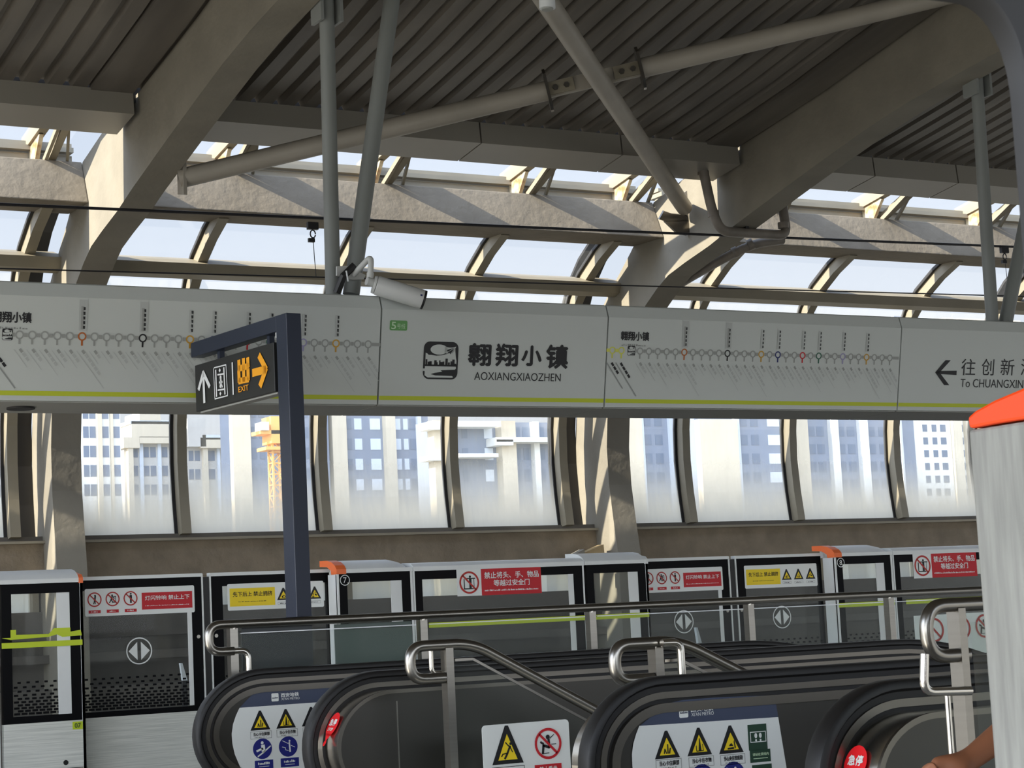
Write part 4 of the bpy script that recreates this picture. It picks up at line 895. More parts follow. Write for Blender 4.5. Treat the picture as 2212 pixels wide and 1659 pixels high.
# ------------------------------------------------------------------ escalators
def esc_path(X0, zt_, rx, rz, xd, xe=12.5):
    """handrail outline in XZ: under the newel, round its nose, flat, then down at 30 degrees"""
    P_ = [(X0+rx*1.15, zt_-2*rz)]
    for k in range(25): a = math.pi*1.5-math.pi*k/24; P_.append((X0+rx+rx*math.cos(a), zt_-rz+rz*math.sin(a)))
    P_.append((xd-.02, zt_)); R_ = 2.2
    for k in range(1, 11): a = math.radians(30)*k/10; P_.append((xd+R_*math.sin(a), zt_-R_*(1-math.cos(a))))
    x0, z0 = P_[-1]; P_.append((xe, z0-(xe-x0)*math.tan(math.radians(30)))); return P_
def shift(P_, d):
    out = []
    for i, (x, z) in enumerate(P_):
        a, b = P_[max(0, i-1)], P_[min(len(P_)-1, i+1)]; tx, tz = b[0]-a[0], b[1]-a[1]; n = math.hypot(tx, tz); out.append((x+tz/n*d, z-tx/n*d))
    return out
def shape(mb, P_, d, y0, y1, drop=1.0):
    """plate filling the outline offset inward by d, between planes y0 and y1"""
    Q = shift(P_, d); k0 = 13; top = Q[k0:]; bot = list(reversed(Q[:k0+1]))      # nose point starts both
    lo = []
    for x, z in top:
        zb_ = None
        for (xa, za), (xb, zb2) in zip(bot[:-1], bot[1:]):
            if min(xa, xb) <= x <= max(xa, xb) and xa != xb: zb_ = za+(zb2-za)*(x-xa)/(xb-xa); break
        if zb_ is None: zb_ = max(bot[-1][1], -9) if x < P_[26][0]+.1 else z-(top[14][1]-bot[-1][1] if len(top) > 14 else .6)
        lo.append((x, zb_))
    n = len(top); vs = [(x, y0, z) for x, z in top]+[(x, y0, z) for x, z in lo]+[(x, y1, z) for x, z in top]+[(x, y1, z) for x, z in lo]; fs = []
    for i in range(n-1): fs += [(i, i+1, n+i+1, n+i), (2*n+i, 3*n+i, 3*n+i+1, 2*n+i+1), (i, 2*n+i, 2*n+i+1, i+1), (n+i, n+i+1, 3*n+i+1, 3*n+i)]
    fs += [(n-1, 2*n-1, 4*n-1, 3*n-1)]
    return mb.add(vs, fs)
rsec = [(-.042, .012), (-.036, .003), (-.022, 0), (.022, 0), (.036, .003), (.042, .012), (.042, .028), (.032, .036), (-.032, .036), (-.042, .028)]
def sec(w, b0, b1): return [(-w, b0), (w, b0), (w, b1), (-w, b1)]
def balustrade(t, Y, X0, zt_, rx, rz, xd, side):
    P_ = esc_path(X0, zt_, rx, rz, xd); p3 = [(x, Y, z) for x, z in P_]
    up_ = (0, 1, 0)
    MB().sweep(p3, rsec, up=up_).build('handrail', rubber, t, True)
    MB().sweep(p3, sec(.026, .036, .058), up=up_).build('handrail_guide', frame_dark, t)
    MB().sweep(p3, sec(.034, .058, .082), up=up_).build('upper_trim', steel_trim, t, True)
    MB().sweep(p3, sec(.022, .082, .098), up=up_).build('trim_gap', frame_dark, t)
    if side > 0:
        MB().sweep(p3, sec(.046, .098, .132), up=up_).build('inner_trim', steel_trim, t, True)
        shape(MB(), P_, .128, Y-.036, Y+.03).build('inner_panel', clad, t)
        shape(MB(), P_, .075, Y+.03, Y+.20).build('outer_drum', polished, t, True)
    else:
        shape(MB(), P_, .096, Y-.185, Y+.03).build('outer_drum', polished, t, True)
        Q = [(x, Y-.187, z) for x, z in P_]; MB().sweep(Q, sec(.006, .094, .112), up=up_).build('drum_edge', steel_trim, t, True)
        shape(MB(), P_, .112, Y-.19, Y-.184).build('outer_cladding', clad, t)
        for k in (.42, 2.4): MB().box(X0+k-.003, X0+k+.003, Y-.193, Y-.189, zt_-2*rz+.02, zt_-.13 if k > .45 else zt_-.15).build('cladding_seam', steel, t)
    return P_
def stop_label(t, P_, Y, py, rad):
    Q = shift(P_, .094); best = None
    for i in range(4, 24):
        for f in (0, .25, .5, .75):
            x = Q[i][0]+(Q[i+1][0]-Q[i][0])*f; z = Q[i][1]+(Q[i+1][1]-Q[i][1])*f; p = V((x, Y-.085, z)); q_ = p-EYEV; y_ = CY-FPX*q_.dot(_U)/q_.dot(_F)
            if best is None or abs(y_-py) < best[0]: best = (abs(y_-py), p, V((Q[i+1][0]-Q[i][0], 0, Q[i+1][1]-Q[i][1])).normalized())
    _, p, tn = best; pl = Plane(p, (0, -1, 0), tn); d = Deco(pl, .005)
    d.disc(estop_red, 0, 0, rad, rad*1.08); d.poly(estop_red, [(-rad*.6, -rad*.85), (rad*.6, -rad*.85), (rad*.15, -rad*1.4), (rad*.15, -rad*1.55), (-rad*.15, -rad*1.55), (-rad*.15, -rad*1.4)])
    d.disc(estop_red, 0, -rad*1.7, rad*.24, rad*.28, 20); d.up(); d.text(sticker_white, '急停', -rad*.68, -rad*.15, rad*.68, rad*.5, .02); d.text(sticker_white, 'STOP', -rad*.5, -rad*.6, rad*.5, -rad*.32, .01); d.build(t, 'stop_label')
def fitrect(d, m, x0, y0, x1, y1, r=0): px_rect(d, m, x0, y0, x1, y1, r)
def notice(t, Y, head, body, tris, caps, discs, dcaps, logo, txt, sub, greens=()):
    pl = Plane((0, Y, 0), (1, 0, 0), (0, 0, 1)); d = Deco(pl, .003); uvp = lambda L: [pl.uv(*q) for q in L]
    d.poly(header_blue, uvp(head)); d.poly(sticker_white, uvp(body)); d.up()
    px_rect(d, sticker_white, *logo, .006); d.tpx(sticker_white, '西安地铁', *txt, .012); d.tpx(sticker_white, "XI'AN METRO", *sub, .006)
    d.up(); u0, v1 = pl.uv(*logo[:2]); u1, v0 = pl.uv(*logo[2:]); hh = v1-v0
    d.rect(header_blue, u0+(u1-u0)*.08, v0+hh*.36, u1-(u1-u0)*.08, v0+hh*.43)
    for k in (.15, .32, .5, .68, .84): d.rect(header_blue, u0+(u1-u0)*(k-.04), v0+hh*.36, u0+(u1-u0)*(k+.04), v0+hh*(.56 if k == .5 else .5))
    d.up(-1)
    for k, (px, py, w_, h_) in enumerate(tris):
        u, v = pl.uv(px, py); u2, _ = pl.uv(px+w_, py); _, v2 = pl.uv(px, py-h_); warn_tri(d, u, v, u2-u, (5, 1, 2)[k] if k else 4, v2-v)
    for k, q in enumerate(caps):
        u0, v1 = pl.uv(*q[:2]); u1, v0 = pl.uv(*q[2:]); d.frame(map_grey, u0, v0, u1, v1, .0025); hh = v1-v0; d.text(black, ('当心卡住脚部', '当心卡住衣物', '当心夹住软底鞋')[k], u0+(u1-u0)*.14, v0+hh*.38, u1-(u1-u0)*.1, v0+hh*.86, .014); squiggle(d, black, u0+(u1-u0)*.2, v0+hh*.16, u1-(u1-u0)*.2, v0+hh*.25, 9)
    for k, (px, py, r_) in enumerate(discs):
        u, v = pl.uv(px, py); u2, _ = pl.uv(px+r_, py); R_ = u2-u; d.disc(sign_blue, u, v, R_); d.up()
        if k == 0:
            d.disc(sticker_white, u-R_*.02, v+R_*.58, R_*.15, n=14); d.stroke(sticker_white, [(u+R_*.05, v+R_*.3), (u+R_*.1, v-R_*.2)], R_*.4); d.stroke(sticker_white, [(u-R_*.6, v-R_*.2), (u+R_*.0, v+R_*.02)], R_*.2); d.stroke(sticker_white, [(u-R_*.5, v-R_*.72), (u+R_*.1, v-R_*.35), (u+R_*.85, v+R_*.22)], R_*.14)
        else:
            d.disc(sticker_white, u+R_*.15, v+R_*.55, R_*.1, n=12); d.stroke(sticker_white, [(u+R_*.12, v+R_*.4), (u+R_*.18, v-R_*.5)], R_*.16); d.stroke(sticker_white, [(u-R_*.65, v), (u-R_*.3, v-R_*.1), (u-R_*.3, v-R_*.3), (u, v-R_*.4)], R_*.06); d.stroke(sticker_white, [(u-R_*.6, v+R_*.6), (u, v+R_*.3)], R_*.06); d.stroke(sticker_white, [(u+R_*.3, v+R_*.1), (u+R_*.7, v-R_*.1)], R_*.06)
        d.up(-1)
    for q in dcaps:
        u0, v1 = pl.uv(*q[:2]); u1, v0 = pl.uv(*q[2:]); d.rect(sign_blue, u0, v0, u1, v1); d.up(); squiggle(d, sticker_white, u0+.02, v0+(v1-v0)*.5, u1-.02, v0+(v1-v0)*.8, 8); d.rect(sticker_white, u0+.025, v0+(v1-v0)*.25, u1-.025, v0+(v1-v0)*.3); d.up(-1)
    for k, q in enumerate(greens):
        u0, v1 = pl.uv(*q[:2]); u1, v0 = pl.uv(*q[2:]); d.rect(sign_green, u0, v0, u1, v1); d.up(); W_, H_ = u1-u0, v1-v0
        if k == 0:
            d.frame(sticker_white, u0+W_*.1, v0+H_*.3, u1-W_*.06, v0+H_*.72, .003)
            for s_ in (.4, .64): d.disc(sticker_white, u0+W_*s_, v0+H_*.56, W_*.075, H_*.1, 16); d.disc(sticker_white, u0+W_*s_, v0+H_*.38, W_*.05, H_*.045, 12)
        elif k == 1: d.text(pale_green, '请站在黄线内', u0+W_*.12, v0+H_*.52, u1-W_*.1, v0+H_*.76, .01); d.rect(pale_green, u0+W_*.15, v0+H_*.28, u1-W_*.15, v0+H_*.34)
        d.up(-1)
    d.build(t, 'safety_notice')

def esc_floor(t, x0, y0, y1, xd):
    MB().box(x0-.3, xd-.4, y0, y1, -.04, .012).build('comb_plate', steel_dark, t)
    st_ = MB()
    for k in range(14):
        x = xd-.4+.4*k; z = .0-max(0, (k-2))*.23; st_.box(x, x+.4, y0, y1, z-.3, z)
    st_.build('steps', steel_dark, t)
    MB().prism([(x0, y0-.02, -.06), (xd+.3, y0-.02, -.06), (12.5, y0-.02, -3.0), (12.5, y0-.02, -3.5), (xd-.2, y0-.02, -1.0), (x0, y0-.02, -1.0)], (0, y1-y0+.04, 0)).build('truss', frame_dark, t)
XD = 7.55
tA_ = empty('escalator', (4.2, 9.9, 0), 'far escalator, its blue and white safety notice on the left end panel', 'escalator', 'escalators going down to the right')
P1 = balustrade(tA_, 10.65, 3.83, zz(-.181), .42, .357, XD, 1)
P2 = balustrade(tA_, 9.15, 3.854, zz(-.1985), .40, .365, XD, -1)
stop_label(tA_, P2, 9.15, 1566, .058)
esc_floor(tA_, 4.1, 9.25, 10.58, XD)
notice(tA_, 10.65-.037, [(517, 1529), (529.7, 1515), (544, 1500.7), (562.8, 1490.6), (587, 1486), (700, 1480.5), (730, 1479), (747, 1490), (756, 1512)],
       [(517, 1529), (509.5, 1545), (503, 1564), (500, 1585.7), (501.6, 1607), (506.6, 1629), (518, 1656), (540, 1700), (600, 1740), (775, 1730), (756, 1512)],
       [(562, 1577, 43, 42), (617.6, 1572.7, 42, 41), (672.5, 1568, 42, 41)], [(540, 1581, 586.6, 1594), (596.7, 1576.5, 642.8, 1589.5), (653, 1572, 698, 1585)],
       [(566.4, 1617.4, 20.5), (622, 1612.5, 20.2)], [(549.5, 1643.5, 590, 1659), (605.5, 1638.5, 645.5, 1654.5)], (585.5, 1498, 601.5, 1514.5), (606, 1496, 645, 1505), (607, 1506, 646.5, 1511.5))
tB_ = empty('escalator', (4.0, 5.5, 0), 'near escalator, its notice with green footprint sign and red stop disc at the right', 'escalator', 'escalators going down to the right')
P3_ = balustrade(tB_, 6.2, 3.677, zz(-.2155), .345, .31, XD-.2, 1)
P4 = balustrade(tB_, 4.75, 3.586, zz(-.2215), .33, .29, XD-.2, -1)
stop_label(tB_, P4, 4.75, 1648, .05)
esc_floor(tB_, 3.9, 4.85, 6.13, XD-.2)
notice(tB_, 6.2-.037, [(1380, 1568), (1387, 1563), (1407, 1547), (1425, 1529.5), (1448, 1518), (1474, 1512), (1552, 1506), (1651, 1502.5), (1666, 1506), (1675.6, 1522.5), (1680, 1549)],
       [(1380, 1568), (1373, 1586), (1367, 1607), (1364, 1629), (1365, 1656), (1372, 1690), (1400, 1730), (1712, 1735), (1698, 1659), (1680, 1549)],
       [(1440.6, 1638, 54, 60), (1510.4, 1631.6, 53, 60), (1578.7, 1626.8, 53, 60)], [(1414.7, 1642, 1472, 1660), (1485.7, 1636.5, 1541.7, 1653.4), (1554, 1631.6, 1609, 1648.7)],
       [(1516, 1681, 25), (1584, 1676, 25)], [], (1464.7, 1525.5, 1485.8, 1549.5), (1490, 1523, 1539, 1536.6), (1492, 1537.6, 1540.5, 1545.6), [(1613, 1566, 1657, 1618), (1618, 1621, 1664, 1644), (1623, 1653, 1668, 1690)])
q = P3_[11]; MB().tube([(q[0]+.085, 6.25, q[1]+.02), (q[0]+.11, 6.36, q[1]+.06)], .03, 16).build('handrail_inlet', rubber, tB_)

# ------------------------------------------------------------------ near door box, train side, person
NX = at(2097, 1000, 2.92).x
t = empty('near_motor_box', (NX+.4, 2.78, 0), 'scuffed pale end of the nearest motor box under a bright orange cap', 'door motor box')
pts = [at(a_, b_, X=NX) for a_, b_ in ((2092.5, 901), (2110, 886), (2150, 864), (2212, 838), (2290, 806), (2290, 893), (2212, 906), (2150, 915.5), (2096, 926))]
yb = pts[4].y
MB().prism([V((NX-.004, p.y, p.z)) for p in pts], (.09, 0, 0)).build('end_cap', orange_bright, t, bevel=.006)
zc = at(2096, 926, X=NX).z
MB().box(NX, NX+.75, yb, 2.92, 0, zc-.002).build('body', near_white, t, bevel=.006)
MB().xprism([(p.y, p.z-.004) for p in pts], NX+.09, NX+.75).build('cap', psd_white, t)
# train side wall with a rounded window opening, camera looks out of it
TY = 1.25; xr = at(2206, 500, TY).x; zt_ = at(2030, 3, TY).z; xl_ = -2.6; zb_ = .45; rx_, rz_ = xr-at(2060, 10, TY).x, zt_-at(2199, 225, TY).z
inner = []; n = 14
for cx, cz, sx_, sz_, a0 in ((xr-rx_, zt_-rz_, 1, 1, 0), (xl_+rx_, zt_-rz_, 1, 1, 90), (xl_+rx_, zb_+rz_, 1, 1, 180), (xr-rx_, zb_+rz_, 1, 1, 270)):
    for k in range(n+1):
        a = math.radians(a0+90*k/n); c_, s_ = math.cos(a), math.sin(a); e2 = .92
        inner.append((cx+rx_*math.copysign(abs(c_)**e2, c_), cz+rz_*math.copysign(abs(s_)**e2, s_)))
def ringloop(pts, k): return [(x+(.0 if k == 0 else k*(1 if x > (xr+xl_)/2 else -1)), z+(0 if k == 0 else k*(1 if z > (zt_+zb_)/2 else -1))) for x, z in pts]
def outer_sq(pts, X0, X1, Z0, Z1):
    out = []
    for x, z in pts:
        cx, cz = (xr+xl_)/2, (zt_+zb_)/2; dx, dz = x-cx, z-cz
        s_ = min((X1-cx)/dx if dx > 1e-6 else ((X0-cx)/dx if dx < -1e-6 else 9e9), (Z1-cz)/dz if dz > 1e-6 else ((Z0-cz)/dz if dz < -1e-6 else 9e9)); out.append((cx+dx*s_, cz+dz*s_))
    return out
t = empty('train_side', (3, TY, -.1), 'dark rounded corner of the train window frame at the top right', 'train')
def ringmesh(loops):
    mb = MB(); m_ = len(loops[0]); vs = [p_ for L_ in loops for p_ in L_]
    return mb.add(vs, [(i*m_+j, i*m_+(j+1) % m_, (i+1)*m_+(j+1) % m_, (i+1)*m_+j) for i in range(len(loops)-1) for j in range(m_)])
i0 = ringloop(inner, .006); i1 = ringloop(inner, .010); i2 = ringloop(inner, .07); oq = outer_sq(i2, -2.8, xr+.3, .3, zt_+.3)
ringmesh([[(x, TY, z) for x, z in inner], [(x, TY-.010, z) for x, z in i0], [(x, TY-.012, z) for x, z in i1]]).build('frame_lip', train_seal, t, True)
ringmesh([[(x, TY-.012, z) for x, z in i1], [(x, TY-.022, z) for x, z in i2]]).build('window_frame', train_m, t)
ringmesh([[(x, TY-.022, z) for x, z in i2], [(x, TY-.022, z) for x, z in oq]]).build('lining', train_in, t)
ringmesh([[(x, TY, z) for x, z in inner], [(x, TY, z) for x, z in oq]]).build('outer_skin', steel_dark, t)

def skin_obj(name, verts, edges, m, parent, sub=2, root=0):
    me = bpy.data.meshes.new(name); off = WOFF[parent.name] if parent else V((0, 0, 0))
    me.from_pydata([tuple(V(v[:3])-off) for v in verts], edges, []); o = bpy.data.objects.new(name, me); C.objects.link(o)
    o.modifiers.new('skin', 'SKIN'); lay = me.skin_vertices[0]
    for i, v in enumerate(verts): lay.data[i].radius = (v[3], v[4] if len(v) > 4 else v[3]); lay.data[i].use_root = (i == root)
    s_ = o.modifiers.new('sub', 'SUBSURF'); s_.levels = sub; s_.render_levels = sub
    dg = bpy.context.evaluated_depsgraph_get(); m2 = bpy.data.meshes.new_from_object(o.evaluated_get(dg)); bpy.data.objects.remove(o)
    m2.name = name; m2.materials.append(m)
    for p_ in m2.polygons: p_.use_smooth = True
    o = bpy.data.objects.new(name, m2); C.objects.link(o); WOFF[o.name] = off
    if parent: o.parent = parent
    return o
EL = at(2262, 1522, 3.42); WR = at(2088, 1646, 3.45); KN = at(2012, 1676, 3.47)
px_, py_ = EL.x+.42, 3.40
t = empty('person', (px_, py_, 0), 'person in a dark shirt beyond the near motor box, bare forearm reaching left', 'person')
body = [(px_, py_, .95, .13, .11), (px_, py_, 1.12, .13, .1), (px_, py_, 1.32, .155, .105), (px_, py_, 1.44, .07), (px_, py_, 1.52, .052), (px_, py_-.01, 1.60, .075), (px_, py_-.01, 1.68, .085), (px_, py_, 1.75, .05),
        (px_-.19, py_+.01, 1.40, .055), (EL.x, EL.y, EL.z, .040), ((EL.x+WR.x)/2, (EL.y+WR.y)/2, (EL.z+WR.z)/2+.004, .036), (WR.x, WR.y, WR.z, .026), (KN.x*.5+WR.x*.5, KN.y*.5+WR.y*.5, KN.z*.5+WR.z*.5, .024, .038), (KN.x, KN.y, KN.z, .02, .04),
        (px_+.19, py_, 1.40, .055), (px_+.24, py_, 1.13, .042), (px_+.22, py_-.08, .90, .028), (px_+.21, py_-.1, .82, .03, .018),
        (px_-.09, py_, .86, .085), (px_-.1, py_-.01, .48, .058), (px_-.1, py_+.01, .09, .04), (px_-.1, py_-.13, .035, .04, .03),
        (px_+.09, py_, .86, .085), (px_+.1, py_-.01, .48, .058), (px_+.1, py_+.01, .09, .04), (px_+.1, py_-.13, .035, .04, .03)]
be = [(0, 1), (1, 2), (2, 3), (3, 4), (4, 5), (5, 6), (6, 7), (2, 8), (8, 9), (9, 10), (10, 11), (11, 12), (12, 13), (2, 14), (14, 15), (15, 16), (16, 17), (0, 18), (18, 19), (19, 20), (20, 21), (0, 22), (22, 23), (23, 24), (24, 25)]
fd = (KN-WR).normalized(); fs_ = V((0, 1, 0)); fb = fd.cross(fs_).normalized()
if fb.z > 0: fb = -fb
nb = len(body)
for k, (o_, L_) in enumerate(((-.033, .07), (-.011, .08), (.011, .076), (.033, .06))):
    p0 = KN+fs_*o_; p1 = p0+fd*(L_*.5)+fb*.008; p2 = p1+fd*(L_*.3)+fb*.022; p3 = p2+fd*(L_*.12)+fb*.022
    i = len(body); body += [(*p0, .0095), (*p1, .009), (*p2, .008), (*p3, .007)]; be += [(13, i), (i, i+1), (i+1, i+2), (i+2, i+3)]
th0 = WR+(KN-WR)*.35-fs_*.03+fb*.01; th1 = th0+fd*.03-fs_*.022+fb*.014; th2 = th1+fd*.028-fs_*.004+fb*.008
i = len(body); body += [(*th0, .013), (*th1, .0105), (*th2, .0085)]; be += [(12, i), (i, i+1), (i+1, i+2)]
skin_obj('body', body, be, skin_m, t)
sh = [(px_, py_, .90, .15, .125), (px_, py_, 1.12, .148, .118), (px_, py_, 1.32, .17, .12), (px_, py_, 1.43, .09), (px_-.19, py_+.01, 1.40, .072), ((px_-.19)*.55+EL.x*.45, EL.y, 1.40*.55+EL.z*.45, .066), (px_+.19, py_, 1.40, .072), (px_+.225, py_, 1.22, .064)]
skin_obj('shirt', sh, [(0, 1), (1, 2), (2, 3), (2, 4), (4, 5), (2, 6), (6, 7)], shirt_m, t)
tr_ = [(px_, py_, .97, .145, .12), (px_-.09, py_, .84, .1), (px_-.1, py_-.01, .48, .078), (px_-.1, py_+.01, .10, .062), (px_+.09, py_, .84, .1), (px_+.1, py_-.01, .48, .078), (px_+.1, py_+.01, .10, .062)]
skin_obj('trousers', tr_, [(0, 1), (1, 2), (2, 3), (0, 4), (4, 5), (5, 6)], trouser_m, t)
skin_obj('hair', [(px_, py_+.03, 1.66, .07), (px_, py_+.02, 1.73, .09), (px_, py_, 1.785, .05)], [(0, 1), (1, 2)], hair_m, t)
for sx_ in (-1, 1):
    MB().box(px_+sx_*.03-.009, px_+sx_*.03+.009, py_-.098, py_-.085, 1.66, 1.668).build('eye', white, t)

# ------------------------------------------------------------------ things by the wall behind the doors
for px, py, h, lab in ((398, 1470, .16, 'small white marker stake beyond the left door pair'), (1510, 1390, .17, 'small white marker stake beyond the right door pair'), (1986, 1385, .2, 'small white marker stake beyond the right fixed screen')):
    p = at(px, py, 17.6); t = empty('marker_stake', (p.x, 17.6, -.35), lab, 'stake', 'trackside marker stakes')
    MB().box(p.x-.02, p.x+.02, 17.58, 17.62, -.35, p.z).build('stake_foot', frame_dark, t); MB().prism([(p.x-.02, 17.58, p.z), (p.x+.025, 17.58, p.z), (p.x-.02, 17.58, p.z+h), (p.x-.04, 17.58, p.z+h)], (0, .04, 0)).build('stake_head', white, t)
p = at(1250, 1192, 18.3)
o = MB().prism([at(1236, 1200, 18.3), at(1262, 1186, 18.3), at(1264, 1200, 18.3)], (0, .12, 0)).build('board_offcut', concrete); tag(o, 'pale wedge lying against the wall left of the right rib foot', 'offcut')
o = MB().prism([at(1262, 1194, 18.45), at(1304, 1176, 18.45), at(1306, 1200, 18.45), at(1264, 1200, 18.45)], (0, .12, 0)).build('board_offcut', wood_m); tag(o, 'brown board propped against the foot of the right rib', 'board')

# ------------------------------------------------------------------ city beyond the glass
def zY(py, px, Y): return at(px, py, Y).z
def building(label, Y, x0, x1, ytop, base, parts, cols, fh=3.4, wm=None, wrows=7, depth=4, z_lo_px=1075, ww=.55):
    xa, xb = at(x0, 1000, Y).x, at(x1, 1000, Y).x; zt_ = zY(ytop, (x0+x1)/2, Y)
    t = empty('building', ((xa+xb)/2, Y+depth/2, -9), label, 'building', 'tower blocks outside the glass')
    MB().box(xa, xb, Y, Y+depth, -9, zt_).build('wall', base, t)
    for (p0, p1, yt, m, out, nm) in parts:
        a_, b_ = at(p0, 1000, Y).x, at(p1, 1000, Y).x; z1 = zY(yt, (p0+p1)/2, Y) if yt else zt_
        MB().box(a_, b_, Y-out, Y-.01, -9, z1).build(nm, m, t)
    z0 = zY(z_lo_px, (x0+x1)/2, Y); zmx = min(zt_-1.5, zY(880, (x0+x1)/2, Y))
    z = zt_-2.6-math.floor((zt_-2.6-z0)/fh)*fh
    while z < zmx:
        for c in cols:
            a_, b_ = at(c[0], 1000, Y).x, at(c[1], 1000, Y).x; o_ = c[3] if len(c) > 3 else .06
            MB().box(a_, b_, Y-o_, Y-.005, z, z+fh*ww).build('window', c[2], t)
        z += fh
    return t
B = 300
building('white apartment tower with window bands at the left edge', B, -140, 262, 700, b_white,
         [(-60, -20, 0, b_bluewhite, .8, 'pier'), (209, 219, 0, b_cream, .8, 'pier'), (238, 244, 0, b_cream, .6, 'pier')], [(-12, 14, b_glass), (181, 193, b_glass), (195, 208, b_glass), (222, 236, b_grey), (246, 260, b_grey)], fh=3.0, ww=.6)
t = building('cream building with stepped classical crown, beside the white tower', 345, 268, 384, 957, b_stone,
         [(273, 284, 968, b_cream, 1.2, 'pier'), (300, 308, 0, b_bluewhite, .5, 'pier'), (340, 347, 0, b_bluewhite, .5, 'pier')], [(286, 298, b_glass), (311, 322, b_glass), (325, 337, b_glass), (350, 362, b_glass), (366, 378, b_glass)], fh=3.4)
for a_, b_, y0, y1, m in ((266, 300, 968, 945, b_cream), (300, 384, 958, 944, b_cream), (283, 372, 945, 911, b_cream), (280, 376, 916, 909, b_bluewhite), (300, 345, 909, 890, b_cream)):
    p, q = at(a_, y0, 344), at(b_, y1, 344); MB().box(p.x, q.x, 343.6, 352, p.z, q.z).build('crown_tier', m, t)
t = building('cream and grey building with low crown behind the exit sign', 345, 405, 497, 965, b_stone,
         [(436, 446, 0, b_cream, 1.0, 'pier'), (468, 474, 0, b_bluewhite, .5, 'pier')], [(408, 418, b_glass), (421, 432, b_glass), (449, 464, b_glass), (478, 492, b_glass)], fh=3.4)
for a_, b_, y0, y1, m in ((432, 494, 968, 946, b_cream), (436, 492, 950, 940, b_bluewhite), (405, 442, 965, 905, b_stone)):
    p, q = at(a_, y0, 344), at(b_, y1, 344); MB().box(p.x, q.x, 343.6, 352, p.z, q.z).build('crown_tier', m, t)
building('grey tower with broad cream corner, behind the tower crane', B, 497, 712, 690, b_grey, [(497, 536, 0, b_cream, 1.5, 'pier'), (672, 694, 0, b_bluewhite, .8, 'pier')], [(545, 556, b_glass), (562, 574, b_glass), (640, 652, b_glass), (656, 668, b_glass)])
building('grey tower between two cream piers, left of the low white building', B+2, 713, 928, 680, b_grey, [(713, 744, 0, b_cream, 1.4, 'pier'), (829, 850, 0, b_cream, 1.4, 'pier'), (902, 910, 0, b_bluewhite, .7, 'pier')],
         [(752, 762, b_glass), (768, 784, b_bluewhite), (802, 824, b_bluewhite), (856, 868, b_bluewhite), (874, 884, b_bluewhite), (888, 900, b_glass)])
t = building('low white building with cornices in the middle of the windows', B-25, 926, 1208, 912, b_grey, [(926, 968, 0, b_cream, 2.2, 'pier'), (1073, 1104, 0, b_cream, 2.0, 'pier'), (1148, 1160, 0, b_white, 1.2, 'pier'), (1190, 1208, 0, b_cream, 1.2, 'pier')],
         [(1000, 1012, b_glass), (1048, 1066, b_bluewhite), (1114, 1126, b_glass), (1132, 1144, b_glass), (1166, 1178, b_glass)])
for a_, b_, y0, y1 in ((922, 972, 928, 914), (924, 970, 995, 984), (968, 1074, 922, 910), (990, 1074, 988, 980), (1070, 1204, 955, 945), (1070, 1106, 962, 950)):
    p, q = at(a_, y0, B-28), at(b_, y1, B-28); MB().box(p.x, q.x, B-28.4, B-25, p.z, q.z).build('cornice', b_white, t)
building('grey tower with cream edge just right of the right rib', B, 1352, 1500, 690, b_grey, [(1352, 1383, 0, b_cream, 1.3, 'pier'), (1383, 1390, 0, b_bluewhite, .8, 'pier'), (1446, 1460, 0, b_bluewhite, .8, 'pier')], [(1396, 1410, b_glass), (1418, 1434, b_glass), (1464, 1476, b_glass)])
building('tower with a broad blank cream wall, right of the right rib', B-8, 1505, 1716, 690, b_grey, [(1505, 1587, 908, b_cream, 1.6, 'pier'), (1587, 1597, 0, b_bluewhite, .8, 'pier'), (1690, 1716, 0, b_cream, 1.2, 'pier')], [(1604, 1618, b_glass), (1626, 1642, b_glass), (1662, 1688, b_bluewhite)])
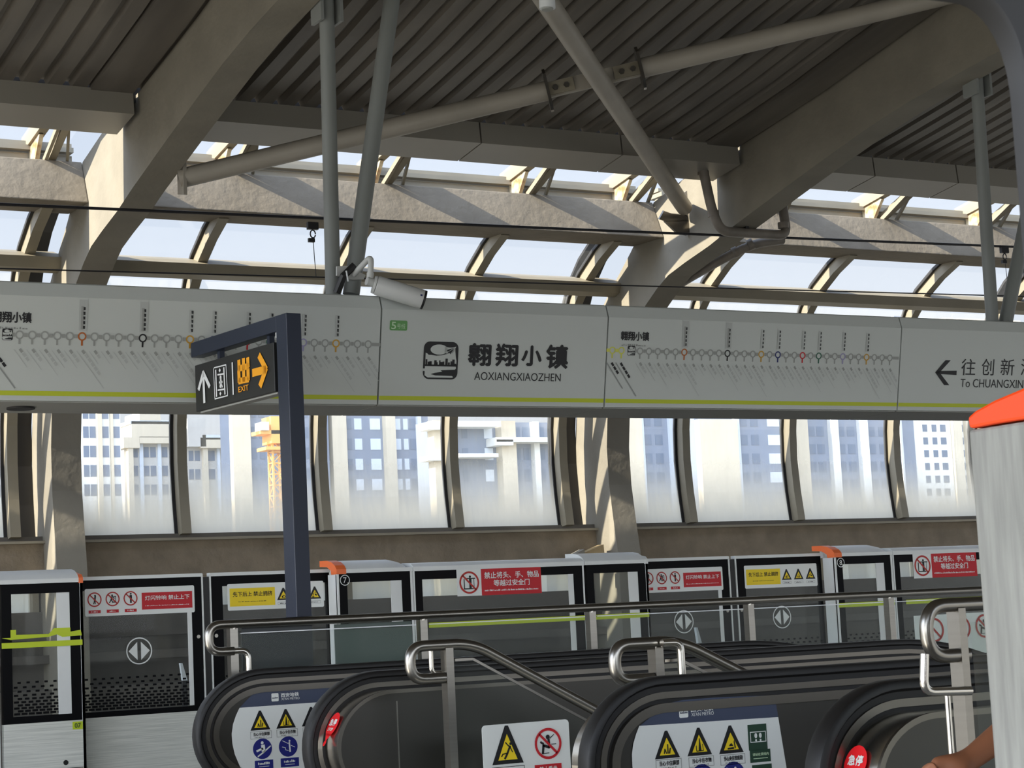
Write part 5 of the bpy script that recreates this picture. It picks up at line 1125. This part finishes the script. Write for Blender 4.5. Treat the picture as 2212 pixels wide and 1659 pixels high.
building('grey tower with two pale vertical fins at the right', B+4, 1718, 1948, 690, b_grey, [(1718, 1742, 0, b_cream, 1.2, 'pier'), (1792, 1808, 0, b_white, 1.2, 'pier'), (1855, 1872, 0, b_white, 1.2, 'pier')], [(1748, 1764, b_glass), (1768, 1784, b_glass), (1814, 1828, b_glass), (1834, 1850, b_glass), (1880, 1894, b_glass), (1902, 1916, b_glass)])
building('pale striped tower at the far right beside the scuffed panel', B+10, 1950, 2220, 690, b_white, [(1950, 1975, 0, b_grey, .6, 'pier'), (2058, 2075, 0, b_cream, 1.2, 'pier'), (2086, 2220, 0, b_cream, 1.2, 'pier')], [(1998, 2008, b_glass), (2018, 2028, b_glass), (2036, 2048, b_glass), (2078, 2085, b_glass)], fh=2.6)
# tower crane
cyY = 270; t = empty('tower_crane', at(600, 1300, cyY), 'yellow lattice tower crane behind the exit sign post', 'crane')
xa, xb = at(590, 1000, cyY).x, at(612, 1000, cyY).x; w_ = xb-xa; zt_ = at(600, 900, cyY).z; r_ = .14
for x in (xa, xb):
    for y in (cyY, cyY+w_): MB().box(x-r_, x+r_, y-r_, y+r_, -9, zt_).build('mast_chord', crane_m, t)
z = -9; br = MB(); k = 0
while z+w_ < zt_:
    for (ax0, ay0, ax1, ay1) in ((xa, cyY, xb, cyY), (xa, cyY+w_, xb, cyY+w_), (xa, cyY, xa, cyY+w_), (xb, cyY, xb, cyY+w_)):
        br.bar((ax0, ay0, z), (ax1, ay1, z), .16, .16)
        if k % 2: ax0, ay0, ax1, ay1 = ax1, ay1, ax0, ay0
        br.bar((ax0, ay0, z), (ax1, ay1, z+w_), .13, .13)
    z += w_; k += 1
br.build('mast_lattice', crane_m, t)
for x0, x1, y0, y1 in ((560, 612, 938, 930), (572, 618, 972, 965), (584, 618, 958, 900)):
    p, q = at(x0, y0, cyY-.5), at(x1, y1, cyY-.5); MB().box(p.x, q.x, cyY-1, cyY+w_+1, p.z, q.z).build('platform', crane_m, t)
p, q = at(562, 930, cyY-1), at(578, 912, cyY-1); MB().box(p.x, q.x, cyY-1.5, cyY+1, p.z, q.z).build('cab', b_white, t)
p = at(600, 860, cyY); MB().bar(p+V((-12, 0, 0)), p+V((45, 0, 0)), 1.2, 1.2).build('jib', crane_m, t)
